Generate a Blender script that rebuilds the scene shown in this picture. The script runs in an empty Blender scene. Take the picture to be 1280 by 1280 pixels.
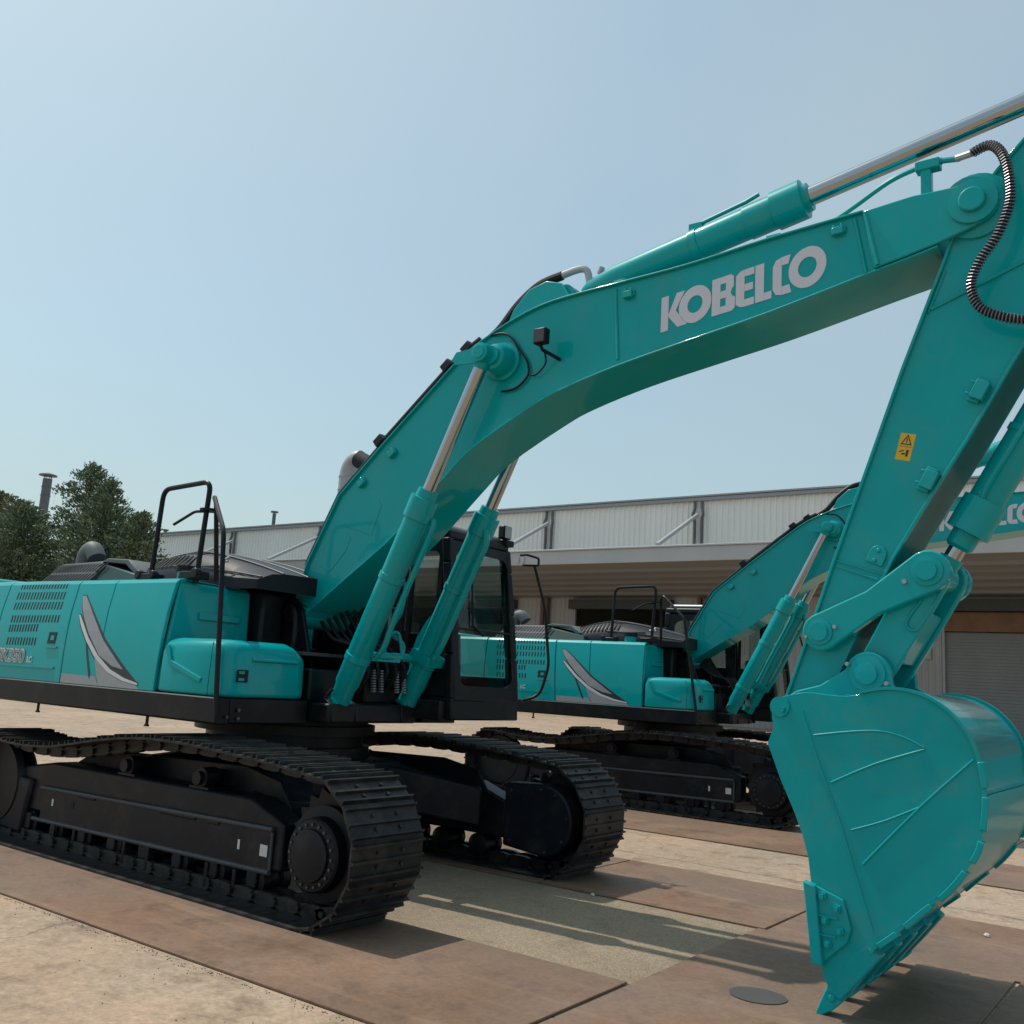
import bpy, math, random
from mathutils import Vector, Matrix
random.seed(7)
sc = bpy.context.scene
# ------------------------------------------------------------------ camera
CP = Vector((6.7653, -5.9804, 1.5911)); YAW, PIT, ROL, FPX = 2.2074, 0.1730, 0.0602, 1212.64
cd = bpy.data.cameras.new('camera'); cam = bpy.data.objects.new('camera', cd); sc.collection.objects.link(cam)
f_ = Vector((math.cos(PIT)*math.cos(YAW), math.cos(PIT)*math.sin(YAW), math.sin(PIT)))
r_ = Vector((math.sin(YAW), -math.cos(YAW), 0)); u_ = r_.cross(f_)
r2 = r_*math.cos(ROL)+u_*math.sin(ROL); u2 = -r_*math.sin(ROL)+u_*math.cos(ROL)
cam.matrix_world = Matrix(((r2.x, u2.x, -f_.x, CP.x), (r2.y, u2.y, -f_.y, CP.y), (r2.z, u2.z, -f_.z, CP.z), (0, 0, 0, 1)))
cd.sensor_width = 36; cd.lens = FPX/1280*36; cd.clip_end = 3000; cd.clip_start = 0.05
sc.camera = cam
# ------------------------------------------------------------------ world, sun, exposure
SUN_EL, SUN_AZ = math.radians(60), math.radians(184.5)      # direction TOWARDS the sun, measured from +X
w = bpy.data.worlds.new('World'); sc.world = w; w.use_nodes = True
nt = w.node_tree; nt.nodes.clear()
sky = nt.nodes.new('ShaderNodeTexSky'); sky.sky_type = 'NISHITA'; sky.sun_disc = False
sky.sun_elevation = SUN_EL; sky.sun_rotation = math.radians(90)-SUN_AZ
sky.air_density = 1.3; sky.dust_density = 3.0; sky.ozone_density = 1.6; sky.altitude = 20
bg = nt.nodes.new('ShaderNodeBackground'); bg.inputs['Strength'].default_value = 0.15
hs = nt.nodes.new('ShaderNodeHueSaturation'); hs.inputs['Saturation'].default_value = 1.05
wo = nt.nodes.new('ShaderNodeOutputWorld')
tint = nt.nodes.new('ShaderNodeMix'); tint.data_type = 'RGBA'; tint.blend_type = 'MULTIPLY'; tint.inputs[0].default_value = 1; tint.inputs[7].default_value = (.93, 1.10, 1.07, 1)
nt.links.new(sky.outputs[0], hs.inputs['Color']); nt.links.new(hs.outputs[0], tint.inputs[6]); veil = nt.nodes.new('ShaderNodeMix'); veil.data_type = 'RGBA'; veil.inputs[0].default_value = .5; veil.inputs[7].default_value = (3.85, 4.72, 5.05, 1)   # thin even haze over the whole sky
wtc = nt.nodes.new('ShaderNodeTexCoord'); wn = nt.nodes.new('ShaderNodeTexNoise'); wn.inputs['Scale'].default_value = 2.2; wn.inputs['Detail'].default_value = 5; wn.inputs['Roughness'].default_value = .5
wr_ = nt.nodes.new('ShaderNodeMapRange'); wr_.inputs['From Min'].default_value = .3; wr_.inputs['From Max'].default_value = .7; wr_.inputs['To Min'].default_value = .40; wr_.inputs['To Max'].default_value = .66
nt.links.new(wtc.outputs['Generated'], wn.inputs['Vector']); nt.links.new(wn.outputs[0], wr_.inputs[0]); nt.links.new(wr_.outputs[0], veil.inputs[0])
nt.links.new(tint.outputs[2], veil.inputs[6]); nt.links.new(veil.outputs[2], bg.inputs[0]); nt.links.new(bg.outputs[0], wo.inputs[0])
sd = bpy.data.lights.new('sun', 'SUN'); sd.energy = 3.6; sd.angle = math.radians(0.55); sd.color = (1.0, 0.95, 0.86)
sun = bpy.data.objects.new('sun', sd); sc.collection.objects.link(sun)
sv = Vector((math.cos(SUN_EL)*math.cos(SUN_AZ), math.cos(SUN_EL)*math.sin(SUN_AZ), math.sin(SUN_EL)))
sun.rotation_euler = sv.to_track_quat('Z', 'Y').to_euler(); sun.location = (0, 0, 30)
sc.view_settings.view_transform = 'Standard'; sc.view_settings.look = 'None'
sc.view_settings.exposure = -0.20; sc.view_settings.gamma = 1
sc.render.engine = 'CYCLES'; sc.cycles.max_bounces = 8; sc.cycles.transparent_max_bounces = 12

# ------------------------------------------------------------------ materials
def mat(name, col, rough=.5, metal=0, coat=0, var=.0, vs=6., bump=0, bs=60., spec=.5, col2=None, rvar=0, stretch=None, thr=None, dust=0):
    m = bpy.data.materials.new(name); m.use_nodes = True; t = m.node_tree; b = t.nodes['Principled BSDF']
    b.inputs['Roughness'].default_value = rough; b.inputs['Metallic'].default_value = metal
    b.inputs['Coat Weight'].default_value = coat; b.inputs['Coat Roughness'].default_value = .06
    b.inputs['Specular IOR Level'].default_value = spec
    tc = t.nodes.new('ShaderNodeTexCoord'); mp = t.nodes.new('ShaderNodeMapping'); t.links.new(tc.outputs['Object'], mp.inputs[0])
    if stretch: mp.inputs['Scale'].default_value = stretch
    n = t.nodes.new('ShaderNodeTexNoise'); n.inputs['Scale'].default_value = vs; n.inputs['Detail'].default_value = 7; n.inputs['Roughness'].default_value = .62
    t.links.new(mp.outputs[0], n.inputs['Vector'])
    cr = t.nodes.new('ShaderNodeValToRGB'); lo, hi = thr or (.32, .68)
    c2 = col2 or tuple(max(0, x*(1-var)) for x in col)
    cr.color_ramp.elements[0].position = lo; cr.color_ramp.elements[0].color = (*c2, 1)
    cr.color_ramp.elements[1].position = hi; cr.color_ramp.elements[1].color = (*col, 1)
    t.links.new(n.outputs[0], cr.inputs[0]); t.links.new(cr.outputs[0], b.inputs['Base Color'])
    if rvar:
        mr = t.nodes.new('ShaderNodeMapRange'); mr.inputs['To Min'].default_value = rough-rvar; mr.inputs['To Max'].default_value = rough+rvar
        t.links.new(n.outputs[0], mr.inputs[0]); t.links.new(mr.outputs[0], b.inputs['Roughness'])
    if bump:
        n2 = t.nodes.new('ShaderNodeTexNoise'); n2.inputs['Scale'].default_value = bs; n2.inputs['Detail'].default_value = 4
        t.links.new(mp.outputs[0], n2.inputs['Vector'])
        bp = t.nodes.new('ShaderNodeBump'); bp.inputs['Strength'].default_value = bump; bp.inputs['Distance'].default_value = .02
        t.links.new(n2.outputs[0], bp.inputs['Height']); t.links.new(bp.outputs[0], b.inputs['Normal'])
    if dust:
        d1 = t.nodes.new('ShaderNodeTexNoise'); d1.inputs['Scale'].default_value = 3.1; d1.inputs['Detail'].default_value = 9; d1.inputs['Roughness'].default_value = .72
        t.links.new(tc.outputs['Object'], d1.inputs['Vector'])
        dr = t.nodes.new('ShaderNodeMapRange'); dr.inputs['From Min'].default_value = .50; dr.inputs['From Max'].default_value = .78; dr.inputs['To Max'].default_value = dust
        t.links.new(d1.outputs[0], dr.inputs[0])
        mx = t.nodes.new('ShaderNodeMix'); mx.data_type = 'RGBA'; mx.inputs[7].default_value = (.22, .19, .15, 1)
        t.links.new(dr.outputs[0], mx.inputs[0]); t.links.new(cr.outputs[0], mx.inputs[6]); t.links.new(mx.outputs[2], b.inputs['Base Color'])
    return m
M = {}
M['teal'] = mat('teal_paint', dust=.16, col=(0, .350, .362), rough=.36, coat=.40, spec=.08, var=.08, vs=1.7, bump=.012, bs=9, rvar=.05)
M['teal_bucket'] = mat('teal_bucket_paint', dust=.22, col=(0, .355, .375), rough=.40, coat=.26, spec=.08, var=.12, vs=2.3, bump=.05, bs=5, rvar=.08)
M['teal_gloss'] = mat('glossy_teal_wrapper', (0, .36, .385), .24, coat=.8, spec=.3, var=.12, vs=3, bump=.035, bs=3)
M['teal_dark'] = mat('dark_teal_cover', (.005, .045, .045), .5, var=.2, spec=.25)
M['grey'] = mat('dark_grey_cover', (.07, .078, .085), .5, var=.2, vs=4, spec=.3)
M['bonnet'] = mat('charcoal_bonnet_paint', (.016, .016, .022), .42, coat=0, spec=.22, var=.2, vs=4)
M['black'] = mat('black_paint', (.006, .008, .012), .42, dust=.10, spec=.25, var=.3, vs=5, bump=.02, bs=30, rvar=.08)
M['frame_black'] = mat('track_frame_black', (.0095, .012, .019), .42, dust=.14, spec=.22, var=.4, vs=4, bump=.03, bs=20, rvar=.1)
M['shoe'] = mat('track_steel', (.042, .041, .040), .48, metal=.25, spec=.3, dust=.2, var=.6, vs=7, bump=.15, bs=45, col2=(.012, .013, .016), rvar=.12)
M['bolt'] = mat('bolt_steel', (.10, .10, .11), .35, metal=.6, var=.3, vs=30)
M['chrome'] = mat('chrome_rod', (.42, .44, .46), .09, metal=1, var=.05)
M['rubber'] = mat('black_rubber', (.008, .008, .010), .5, spec=.3, var=.2, vs=20)
M['letter'] = mat('pale_lettering', (.62, .62, .68), .4, var=.06)
M['silver'] = mat('grey_decal', (.30, .31, .33), .4, var=.15, vs=10)
M['white'] = mat('white_decal', (.58, .60, .61), .4, var=.05)
M['decal_dark'] = mat('dark_decal', (.02, .022, .026), .4, var=.1)
M['yellow'] = mat('yellow_sticker', (.72, .42, .01), .45, var=.08)
M['hood_slot'] = mat('slot_dark', (.010, .016, .018), .8, var=.2)
M['spring'] = mat('hose_spring', (.22, .21, .24), .35, metal=.7, var=.2)
M['seat'] = mat('seat_fabric', (.05, .05, .053), .9, var=.3, bump=.1)
M['galv'] = mat('galvanised_sheet', (.42, .43, .44), .45, metal=.3, var=.2, vs=3)
M['dim_metal'] = mat('weathered_stack', (.13, .14, .15), .6, var=.3, vs=3)
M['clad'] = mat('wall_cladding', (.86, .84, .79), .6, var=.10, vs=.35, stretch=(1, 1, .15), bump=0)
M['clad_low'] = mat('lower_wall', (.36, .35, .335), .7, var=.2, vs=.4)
M['roof_edge'] = mat('roof_edge', (.32, .33, .34), .5, var=.15)
M['fascia'] = mat('canopy_fascia', (.44, .45, .46), .5, var=.12, vs=.5)
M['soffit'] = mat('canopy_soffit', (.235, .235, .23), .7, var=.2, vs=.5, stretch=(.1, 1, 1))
M['shutter'] = mat('shutter_door', (.20, .20, .19), .6, var=.12, vs=.7)
M['opening'] = mat('dark_opening', (.05, .055, .05), .8, var=.2)
M['redpost'] = mat('red_oxide_post', (.14, .07, .06), .7, var=.2)
M['wood'] = mat('orange_beam', (.19, .095, .045), .7, var=.35, vs=2)
M['bark'] = mat('bark', (.09, .065, .045), .9, var=.4, bump=.2)
M['stain'] = mat('dark_patch', (.075, .066, .062), .5, var=.1)  # plain dark colour of the round patch on the plate
M['stone'] = mat('pale_stone', (.6, .58, .54), .8, var=.1)
def glassmat():
    m = bpy.data.materials.new('cab_glass'); m.use_nodes = True; t = m.node_tree; b = t.nodes['Principled BSDF']
    out = t.nodes['Material Output']
    tr = t.nodes.new('ShaderNodeBsdfTransparent'); tr.inputs[0].default_value = (.68, .75, .73, 1)
    gl = t.nodes.new('ShaderNodeBsdfGlossy'); gl.inputs['Roughness'].default_value = .02
    lw = t.nodes.new('ShaderNodeFresnel'); lw.inputs[0].default_value = 1.5
    mx = t.nodes.new('ShaderNodeMixShader'); t.links.new(lw.outputs[0], mx.inputs[0]); t.links.new(tr.outputs[0], mx.inputs[1]); t.links.new(gl.outputs[0], mx.inputs[2])
    t.links.new(mx.outputs[0], out.inputs['Surface']); t.nodes.remove(b); return m
M['glass'] = glassmat()
def leafmat(name, a, b2):
    m = bpy.data.materials.new(name); m.use_nodes = True; t = m.node_tree; b = t.nodes['Principled BSDF']
    g = t.nodes.new('ShaderNodeNewGeometry'); tc = t.nodes.new('ShaderNodeTexCoord'); n = t.nodes.new('ShaderNodeTexNoise'); n.inputs['Scale'].default_value = .8
    t.links.new(tc.outputs['Object'], n.inputs['Vector'])
    ad = t.nodes.new('ShaderNodeMath'); ad.operation = 'ADD'; ml = t.nodes.new('ShaderNodeMath'); ml.operation = 'MULTIPLY'; ml.inputs[1].default_value = .5
    t.links.new(g.outputs['Random Per Island'], ml.inputs[0]); t.links.new(ml.outputs[0], ad.inputs[0]); t.links.new(n.outputs[0], ad.inputs[1])
    cr = t.nodes.new('ShaderNodeValToRGB'); cr.color_ramp.elements[0].position = .35; cr.color_ramp.elements[1].position = .95
    cr.color_ramp.elements[0].color = (*a, 1); cr.color_ramp.elements[1].color = (*b2, 1)
    t.links.new(ad.outputs[0], cr.inputs[0]); t.links.new(cr.outputs[0], b.inputs['Base Color']); b.inputs['Roughness'].default_value = .7
    b.inputs['Specular IOR Level'].default_value = .2
    return m
M['leaf_a'] = leafmat('conifer_foliage', (.06, .095, .055), (.20, .25, .15))
M['leaf_b'] = leafmat('brownish_foliage', (.085, .095, .05), (.26, .26, .15))

def groundmat(name, c1, c2, c3, joint=None, speck=0, gravel=False, streak=None, rough=.85, crack=False, stain=False):
    m = bpy.data.materials.new(name); m.use_nodes = True; t = m.node_tree; b = t.nodes['Principled BSDF']; L = t.links.new
    tc = t.nodes.new('ShaderNodeTexCoord')
    def noise(s, d=8, r=.6, vec=None):
        n = t.nodes.new('ShaderNodeTexNoise'); n.inputs['Scale'].default_value = s; n.inputs['Detail'].default_value = d; n.inputs['Roughness'].default_value = r
        L(vec or tc.outputs['Object'], n.inputs['Vector']); return n.outputs[0]
    def ramp(v, a, b_, ca, cb):
        r = t.nodes.new('ShaderNodeValToRGB'); r.color_ramp.elements[0].position = a; r.color_ramp.elements[1].position = b_
        r.color_ramp.elements[0].color = (*ca, 1); r.color_ramp.elements[1].color = (*cb, 1); L(v, r.inputs[0]); return r.outputs[0]
    def mix(f, a, c, mode='MIX'):
        x = t.nodes.new('ShaderNodeMix'); x.data_type = 'RGBA'; x.blend_type = mode
        if isinstance(f, float): x.inputs[0].default_value = f
        else: L(f, x.inputs[0])
        for s, v in ((6, a), (7, c)):
            if isinstance(v, tuple): x.inputs[s].default_value = (*v, 1)
            else: L(v, x.inputs[s])
        return x.outputs[2]
    col = ramp(noise(.45), .35, .68, c1, c2)
    n3 = ramp(noise(2.6, 9, .7), .52, .66, (0, 0, 0), (1, 1, 1))
    col = mix(n3, col, c3)
    fine = noise(38 if not gravel else 90, 5, .7)
    mid = noise(13, 6, .75); col = mix(.5 if crack else .15, col, ramp(mid, .35, .65, (.30, .30, .30), (.68, .68, .68)), 'OVERLAY')
    col = mix(.45, col, ramp(fine, .3, .7, (.32, .32, .32), (.72, .72, .72)), 'OVERLAY')
    if streak:
        mp = t.nodes.new('ShaderNodeMapping'); mp.inputs['Scale'].default_value = streak; L(tc.outputs['Object'], mp.inputs[0])
        s = ramp(noise(1.5, 6, .55, mp.outputs[0]), .55, .75, (0, 0, 0), (.7, .7, .7)); col = mix(s, col, (.36, .25, .15))
    if gravel:
        v = t.nodes.new('ShaderNodeTexVoronoi'); v.inputs['Scale'].default_value = 120; L(tc.outputs['Object'], v.inputs['Vector'])
        g = ramp(v.outputs['Color'], .2, .9, (.62, .60, .57), (1.2, 1.17, 1.1)); col = mix(.75, col, g, 'MULTIPLY')
    if stain:
        k = ramp(noise(1.1, 10, .75), .56, .74, (1, 1, 1), (.62, .58, .55)); col = mix(.8, col, k, 'MULTIPLY')
        k = ramp(noise(7.5, 8, .8), .60, .70, (1, 1, 1), (.66, .60, .56)); col = mix(.7, col, k, 'MULTIPLY')
        k = ramp(noise(.8, 3, .5), .35, .7, (.90, .95, .97), (1.10, 1.04, .98)); col = mix(1.0, col, k, 'MULTIPLY')
    if streak:
        for rot, sc_, th_ in ((.35, (1.2, 26, 1), .66), (-.5, (.9, 34, 1), .69)):
            mp = t.nodes.new('ShaderNodeMapping'); mp.inputs['Scale'].default_value = sc_; mp.inputs['Rotation'].default_value = (0, 0, rot); L(tc.outputs['Object'], mp.inputs[0])
            k = ramp(noise(1.0, 5, .6, mp.outputs[0]), th_, th_+.05, (0, 0, 0), (.45, .45, .45)); col = mix(k, col, (.34, .23, .15))
        k = ramp(noise(.55, 5, .6), .48, .62, (1, 1, 1), (.84, .74, .66)); col = mix(.8, col, k, 'MULTIPLY')
    if crack:
        nn = t.nodes.new('ShaderNodeTexNoise'); nn.inputs['Scale'].default_value = 1.3; nn.inputs['Detail'].default_value = 6; L(tc.outputs['Object'], nn.inputs['Vector'])
        va = t.nodes.new('ShaderNodeVectorMath'); va.operation = 'MULTIPLY_ADD'; va.inputs[1].default_value = (.9, .9, 0); L(nn.outputs['Color'], va.inputs[0]); L(tc.outputs['Object'], va.inputs[2])
        vo = t.nodes.new('ShaderNodeTexVoronoi'); vo.feature = 'DISTANCE_TO_EDGE'; vo.inputs['Scale'].default_value = .38; L(va.outputs[0], vo.inputs['Vector'])
        k = ramp(vo.outputs['Distance'], .0, .0045, (.45, .40, .36), (1, 1, 1)); col = mix(.75, col, k, 'MULTIPLY')
    if joint:
        sx = t.nodes.new('ShaderNodeSeparateXYZ'); L(tc.outputs['Object'], sx.inputs[0])
        acc = None
        nj = noise(3, 4)
        for k, (per, off) in zip((0, 1), joint):
            a = t.nodes.new('ShaderNodeMath'); a.operation = 'MULTIPLY_ADD'; a.inputs[1].default_value = 1; a.inputs[2].default_value = off; L(sx.outputs[k], a.inputs[0])
            q = t.nodes.new('ShaderNodeMath'); q.operation = 'PINGPONG'; q.inputs[1].default_value = per/2; L(a.outputs[0], q.inputs[0])
            wv = t.nodes.new('ShaderNodeMath'); wv.operation = 'MULTIPLY_ADD'; wv.inputs[1].default_value = .016; wv.inputs[2].default_value = 0.0; L(nj, wv.inputs[0])
            h = t.nodes.new('ShaderNodeMath'); h.operation = 'LESS_THAN'; L(q.outputs[0], h.inputs[0]); L(wv.outputs[0], h.inputs[1])
            if acc is None: acc = h.outputs[0]
            else:
                x = t.nodes.new('ShaderNodeMath'); x.operation = 'MAXIMUM'; L(acc, x.inputs[0]); L(h.outputs[0], x.inputs[1]); acc = x.outputs[0]
        col = mix(acc, col, (.07, .055, .045))
    L(col, b.inputs['Base Color']); b.inputs['Roughness'].default_value = rough; b.inputs['Specular IOR Level'].default_value = .3
    bp = t.nodes.new('ShaderNodeBump'); bp.inputs['Strength'].default_value = .9 if gravel else .25; bp.inputs['Distance'].default_value = .012 if gravel else .006
    L(fine, bp.inputs['Height']); L(bp.outputs[0], b.inputs['Normal'])
    return m
M['concrete'] = groundmat('yard_concrete', (.33, .24, .172), (.41, .302, .22), (.22, .162, .115), crack=True, stain=True, joint=((5.0, .4), (4.6, 1.7)))
M['gravel'] = groundmat('gravel_strip', (.315, .25, .18), (.375, .30, .22), (.27, .215, .155), gravel=True)
M['plate'] = groundmat('rusty_steel_plate', (.19, .122, .086), (.235, .155, .112), (.145, .098, .076), streak=(.25, 3.2, 1), rough=.6, stain=True)

# ------------------------------------------------------------------ mesh helpers
class MB:
    def __init__(s): s.v = []; s.f = []
    def add(s, vs, fs):
        o = len(s.v); s.v += [tuple(x) for x in vs]; s.f += [tuple(i+o for i in f) for f in fs]; return s
    def box(s, x0, x1, y0, y1, z0, z1):
        return s.add([(x, y, z) for x in (x0, x1) for y in (y0, y1) for z in (z0, z1)],
                     [(0, 1, 3, 2), (4, 6, 7, 5), (0, 4, 5, 1), (2, 3, 7, 6), (0, 2, 6, 4), (1, 5, 7, 3)])
    def hexa(s, p):   # 8 points: bottom ring 4 (ccw), top ring 4
        return s.add(p, [(3, 2, 1, 0), (4, 5, 6, 7), (0, 1, 5, 4), (1, 2, 6, 5), (2, 3, 7, 6), (3, 0, 4, 7)])
    def prism(s, poly, a0, a1, ax='Y'):
        n = len(poly)
        def P(p, a): return (p[0], a, p[1]) if ax == 'Y' else ((a, p[0], p[1]) if ax == 'X' else (p[0], p[1], a))
        A = sum(poly[i][0]*poly[(i+1) % n][1]-poly[(i+1) % n][0]*poly[i][1] for i in range(n))
        if (A < 0) != (ax == 'Y' and a1 > a0): poly = poly[::-1]
        if ax != 'Y' and a1 < a0: poly = poly[::-1]
        vs = [P(p, a0) for p in poly]+[P(p, a1) for p in poly]
        fs = [tuple(range(n))[::-1], tuple(range(n, 2*n))]+[(i, (i+1) % n, n+(i+1) % n, n+i) for i in range(n)]
        return s.add(vs, fs)
    def strip(s, pts, y0, y1, th):   # thin plate following an XZ polyline, thickened by th to its left
        n = len(pts); N = []
        for i in range(n):
            a = Vector(pts[max(i-1, 0)]); b = Vector(pts[min(i+1, n-1)]); d = (b-a).normalized(); N.append(Vector((-d.y, d.x)))
        vs = []
        for p, nn in zip(pts, N):
            q = Vector(p)+nn*th
            vs += [(p[0], y0, p[1]), (p[0], y1, p[1]), (q.x, y1, q.y), (q.x, y0, q.y)]
        fs = [(0, 1, 2, 3), tuple(4*(n-1)+k for k in (3, 2, 1, 0))]
        for i in range(n-1):
            for k in range(4): fs.append((4*i+k, 4*i+4+k, 4*i+4+(k+1) % 4, 4*i+(k+1) % 4))
        return s.add(vs, fs)
    def tube(s, pts, r, n=10, closed=False, rad=None):
        pts = [Vector(p) for p in pts]; m = len(pts); rings = []; up = None
        for i, p in enumerate(pts):
            d = (pts[min(i+1, m-1)]-pts[max(i-1, 0)]).normalized()
            if up is None: up = d.orthogonal().normalized()
            up = (up-d*up.dot(d)).normalized(); sd_ = d.cross(up); rr = rad[i] if rad else r
            rings.append([p+(up*math.cos(2*math.pi*k/n)+sd_*math.sin(2*math.pi*k/n))*rr for k in range(n)])
        vs = [v for R_ in rings for v in R_]
        fs = [(i*n+k, i*n+(k+1) % n, (i+1)*n+(k+1) % n, (i+1)*n+k) for i in range(m-1) for k in range(n)]
        fs += [tuple(range(n))[::-1], tuple((m-1)*n+k for k in range(n))]
        return s.add(vs, fs)
    def cyl(s, a, b, r, n=20, r2=None): return s.tube([a, b], r, n, rad=[r, r2 if r2 is not None else r])
    def lathe(s, a, d, prof, n=24):  # prof: (t along d, radius)
        a = Vector(a); d = Vector(d).normalized(); up = d.orthogonal().normalized(); sd_ = d.cross(up)
        vs = [a+d*t+(up*math.cos(2*math.pi*k/n)+sd_*math.sin(2*math.pi*k/n))*r for t, r in prof for k in range(n)]
        m = len(prof); fs = [(i*n+k, i*n+(k+1) % n, (i+1)*n+(k+1) % n, (i+1)*n+k) for i in range(m-1) for k in range(n)]
        fs += [tuple(range(n))[::-1], tuple((m-1)*n+k for k in range(n))]
        return s.add(vs, fs)
    def build(s, name, material, parent=None, bevel=0, seg=2, smooth=35, **tags):
        me = bpy.data.meshes.new(name); me.from_pydata(s.v, [], s.f); me.validate(); me.update()
        for p in me.polygons: p.use_smooth = True
        me.set_sharp_from_angle(angle=math.radians(smooth))
        me.materials.append(material)
        o = bpy.data.objects.new(name, me); sc.collection.objects.link(o)
        if parent: o.parent = parent
        if bevel:
            b = o.modifiers.new('bevel', 'BEVEL'); b.width = bevel; b.segments = seg; b.limit_method = 'ANGLE'; b.angle_limit = math.radians(38); b.harden_normals = False
        for k, v in tags.items(): o[k] = v
        return o
def split(mb, name, material, parent, **k):   # one object per connected piece
    par = list(range(len(mb.v)))
    def fi(a):
        while par[a] != a: par[a] = par[par[a]]; a = par[a]
        return a
    for f in mb.f:
        for a in f[1:]: par[fi(a)] = fi(f[0])
    groups = {}
    for f in mb.f: groups.setdefault(fi(f[0]), []).append(f)
    out = []
    for fs in groups.values():
        ids = sorted({i for f in fs for i in f}); mp = {a: i for i, a in enumerate(ids)}; m = MB(); m.v = [mb.v[i] for i in ids]; m.f = [tuple(mp[i] for i in f) for f in fs]
        out.append(m.build(name, material, parent, **k))
    return out
def empty(name, loc, label, cat, group=None):
    o = bpy.data.objects.new(name, None); sc.collection.objects.link(o); o.location = loc; o.empty_display_size = .3
    o['label'] = label; o['category'] = cat
    if group: o['group'] = group
    return o
def cr_(pts, k=5):      # catmull-rom through points
    out = []; n = len(pts)
    for i in range(n-1):
        p0, p1, p2, p3 = [Vector(pts[max(0, min(n-1, j))]) for j in (i-1, i, i+1, i+2)]
        for s in range(k):
            t = s/k; out.append(tuple(.5*((2*p1)+(p2-p0)*t+(2*p0-5*p1+4*p2-p3)*t*t+(3*p1-p0-3*p2+p3)*t**3)))
    return out+[tuple(pts[-1])]
def circ(cx, cz, r, a0=0, a1=360, n=20):
    return [(cx+r*math.cos(math.radians(a0+(a1-a0)*i/n)), cz+r*math.sin(math.radians(a0+(a1-a0)*i/n))) for i in range(n+(0 if abs(a1-a0) >= 360 else 1))]
def text(body, name, material, parent, loc, size, normal='-Y', ext=.002, offset=0, xs=1, shear=0, **tags):
    c = bpy.data.curves.new(name, 'FONT'); c.body = body; c.size = size; c.extrude = ext; c.offset = offset; c.shear = shear
    t = bpy.data.objects.new('tmp', c); sc.collection.objects.link(t)
    dg = bpy.context.evaluated_depsgraph_get(); me = bpy.data.meshes.new_from_object(t.evaluated_get(dg)); bpy.data.objects.remove(t)
    o = bpy.data.objects.new(name, me); sc.collection.objects.link(o); me.materials.clear(); me.materials.append(material)
    o.parent = parent; o.location = loc; o.rotation_euler = (math.radians(90), 0, 0); o.scale = (xs, 1, 1)
    for k, v in tags.items(): o[k] = v
    return o

# ------------------------------------------------------------------ setting: ground
g = MB().add([(-700, -500, 0), (500, -500, 0), (500, 900, 0), (-700, 900, 0)], [(0, 1, 2, 3)]).build('ground', M['concrete'], kind='structure')
MB().add([(-9.5, -.955, .004), (4.06, -.955, .004), (4.06, .86, .004), (-9.5, .86, .004)], [(0, 1, 2, 3)]).build('gravel', M['gravel'], kind='stuff', label='pale gravel bed between the steel plates')
PL = [  # x0,x1,y0,y1,label
 (-6.9, -2.06, -2.42, -.96, 'rusty steel plate under the rear of the near crawler of the closest excavator'),
 (-2.04, 4.03, -2.42, -.96, 'long brown steel plate under the near crawler, reaching in front of it'),
 (-3.9, 2.16, .87, 2.45, 'brown steel plate under the far crawler of the closest excavator'),
 (2.18, 4.09, .87, 2.45, 'short brown steel plate ahead of the far crawler, by the gravel corner'),
 (4.06, 5.66, -2.6, .845, 'brown steel plate under the bucket teeth, with the dark round patch'),
 (4.11, 9.6, .86, 2.45, 'long brown steel plate behind the bucket, with the small pale stone'),
 (5.668, 10.4, -2.6, .84, 'brown steel plate right of the bucket, partly in its shadow'),
 (-2.6, 3.5, 4.28, 5.8, 'rusty steel plate under the near crawler of the rear excavator'),
 (3.52, 9.5, 4.28, 5.8, 'rusty steel plate ahead of the rear excavator, behind the bucket'),
 (-3.2, 3.0, 7.6, 9.2, 'rusty steel plate under the far crawler of the rear excavator'),
]
for i, (x0, x1, y0, y1, lab) in enumerate(PL):
    cx, cy = (x0+x1)/2, (y0+y1)/2
    o = MB().box(x0-cx, x1-cx, y0-cy, y1-cy, 0, .014).build('steel_plate', M['plate'], bevel=.003, seg=1, label=lab, category='steel plate', group='steel plates laid on the yard')
    o.location = (cx, cy, .002); o.rotation_euler = (0, 0, (0, 0, 0, 0, .004, .006, -.01, .01, .015, 0)[i])
# flat dark round patch on the plate, and stones
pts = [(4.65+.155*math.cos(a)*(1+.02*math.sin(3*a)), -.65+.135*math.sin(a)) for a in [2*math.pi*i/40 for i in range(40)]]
MB().add([(x, y, .0205) for x, y in pts], [tuple(range(40))]).build('dark_patch', M['stain'], label='dark round patch on the brown steel plate left of the bucket', category='stain')
def stone(x, y, z, r, lab):
    mb = MB(); mb.lathe((0, 0, 0), (0, 0, 1), [(0, r*.6), (r*.35, r), (r*.8, r*.7), (r, r*.2)], 7)
    o = mb.build('stone', M['stone'], label=lab, category='stone'); o.location = (x, y, z); o.rotation_euler = (.2, .1, 1)
stone(2.72, .835, .004,   .019, 'small white stone at the edge of the gravel between the crawlers')
stone(5.30, 1.95, .016, .024, 'small pale stone on the steel plate just behind the bucket')
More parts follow.
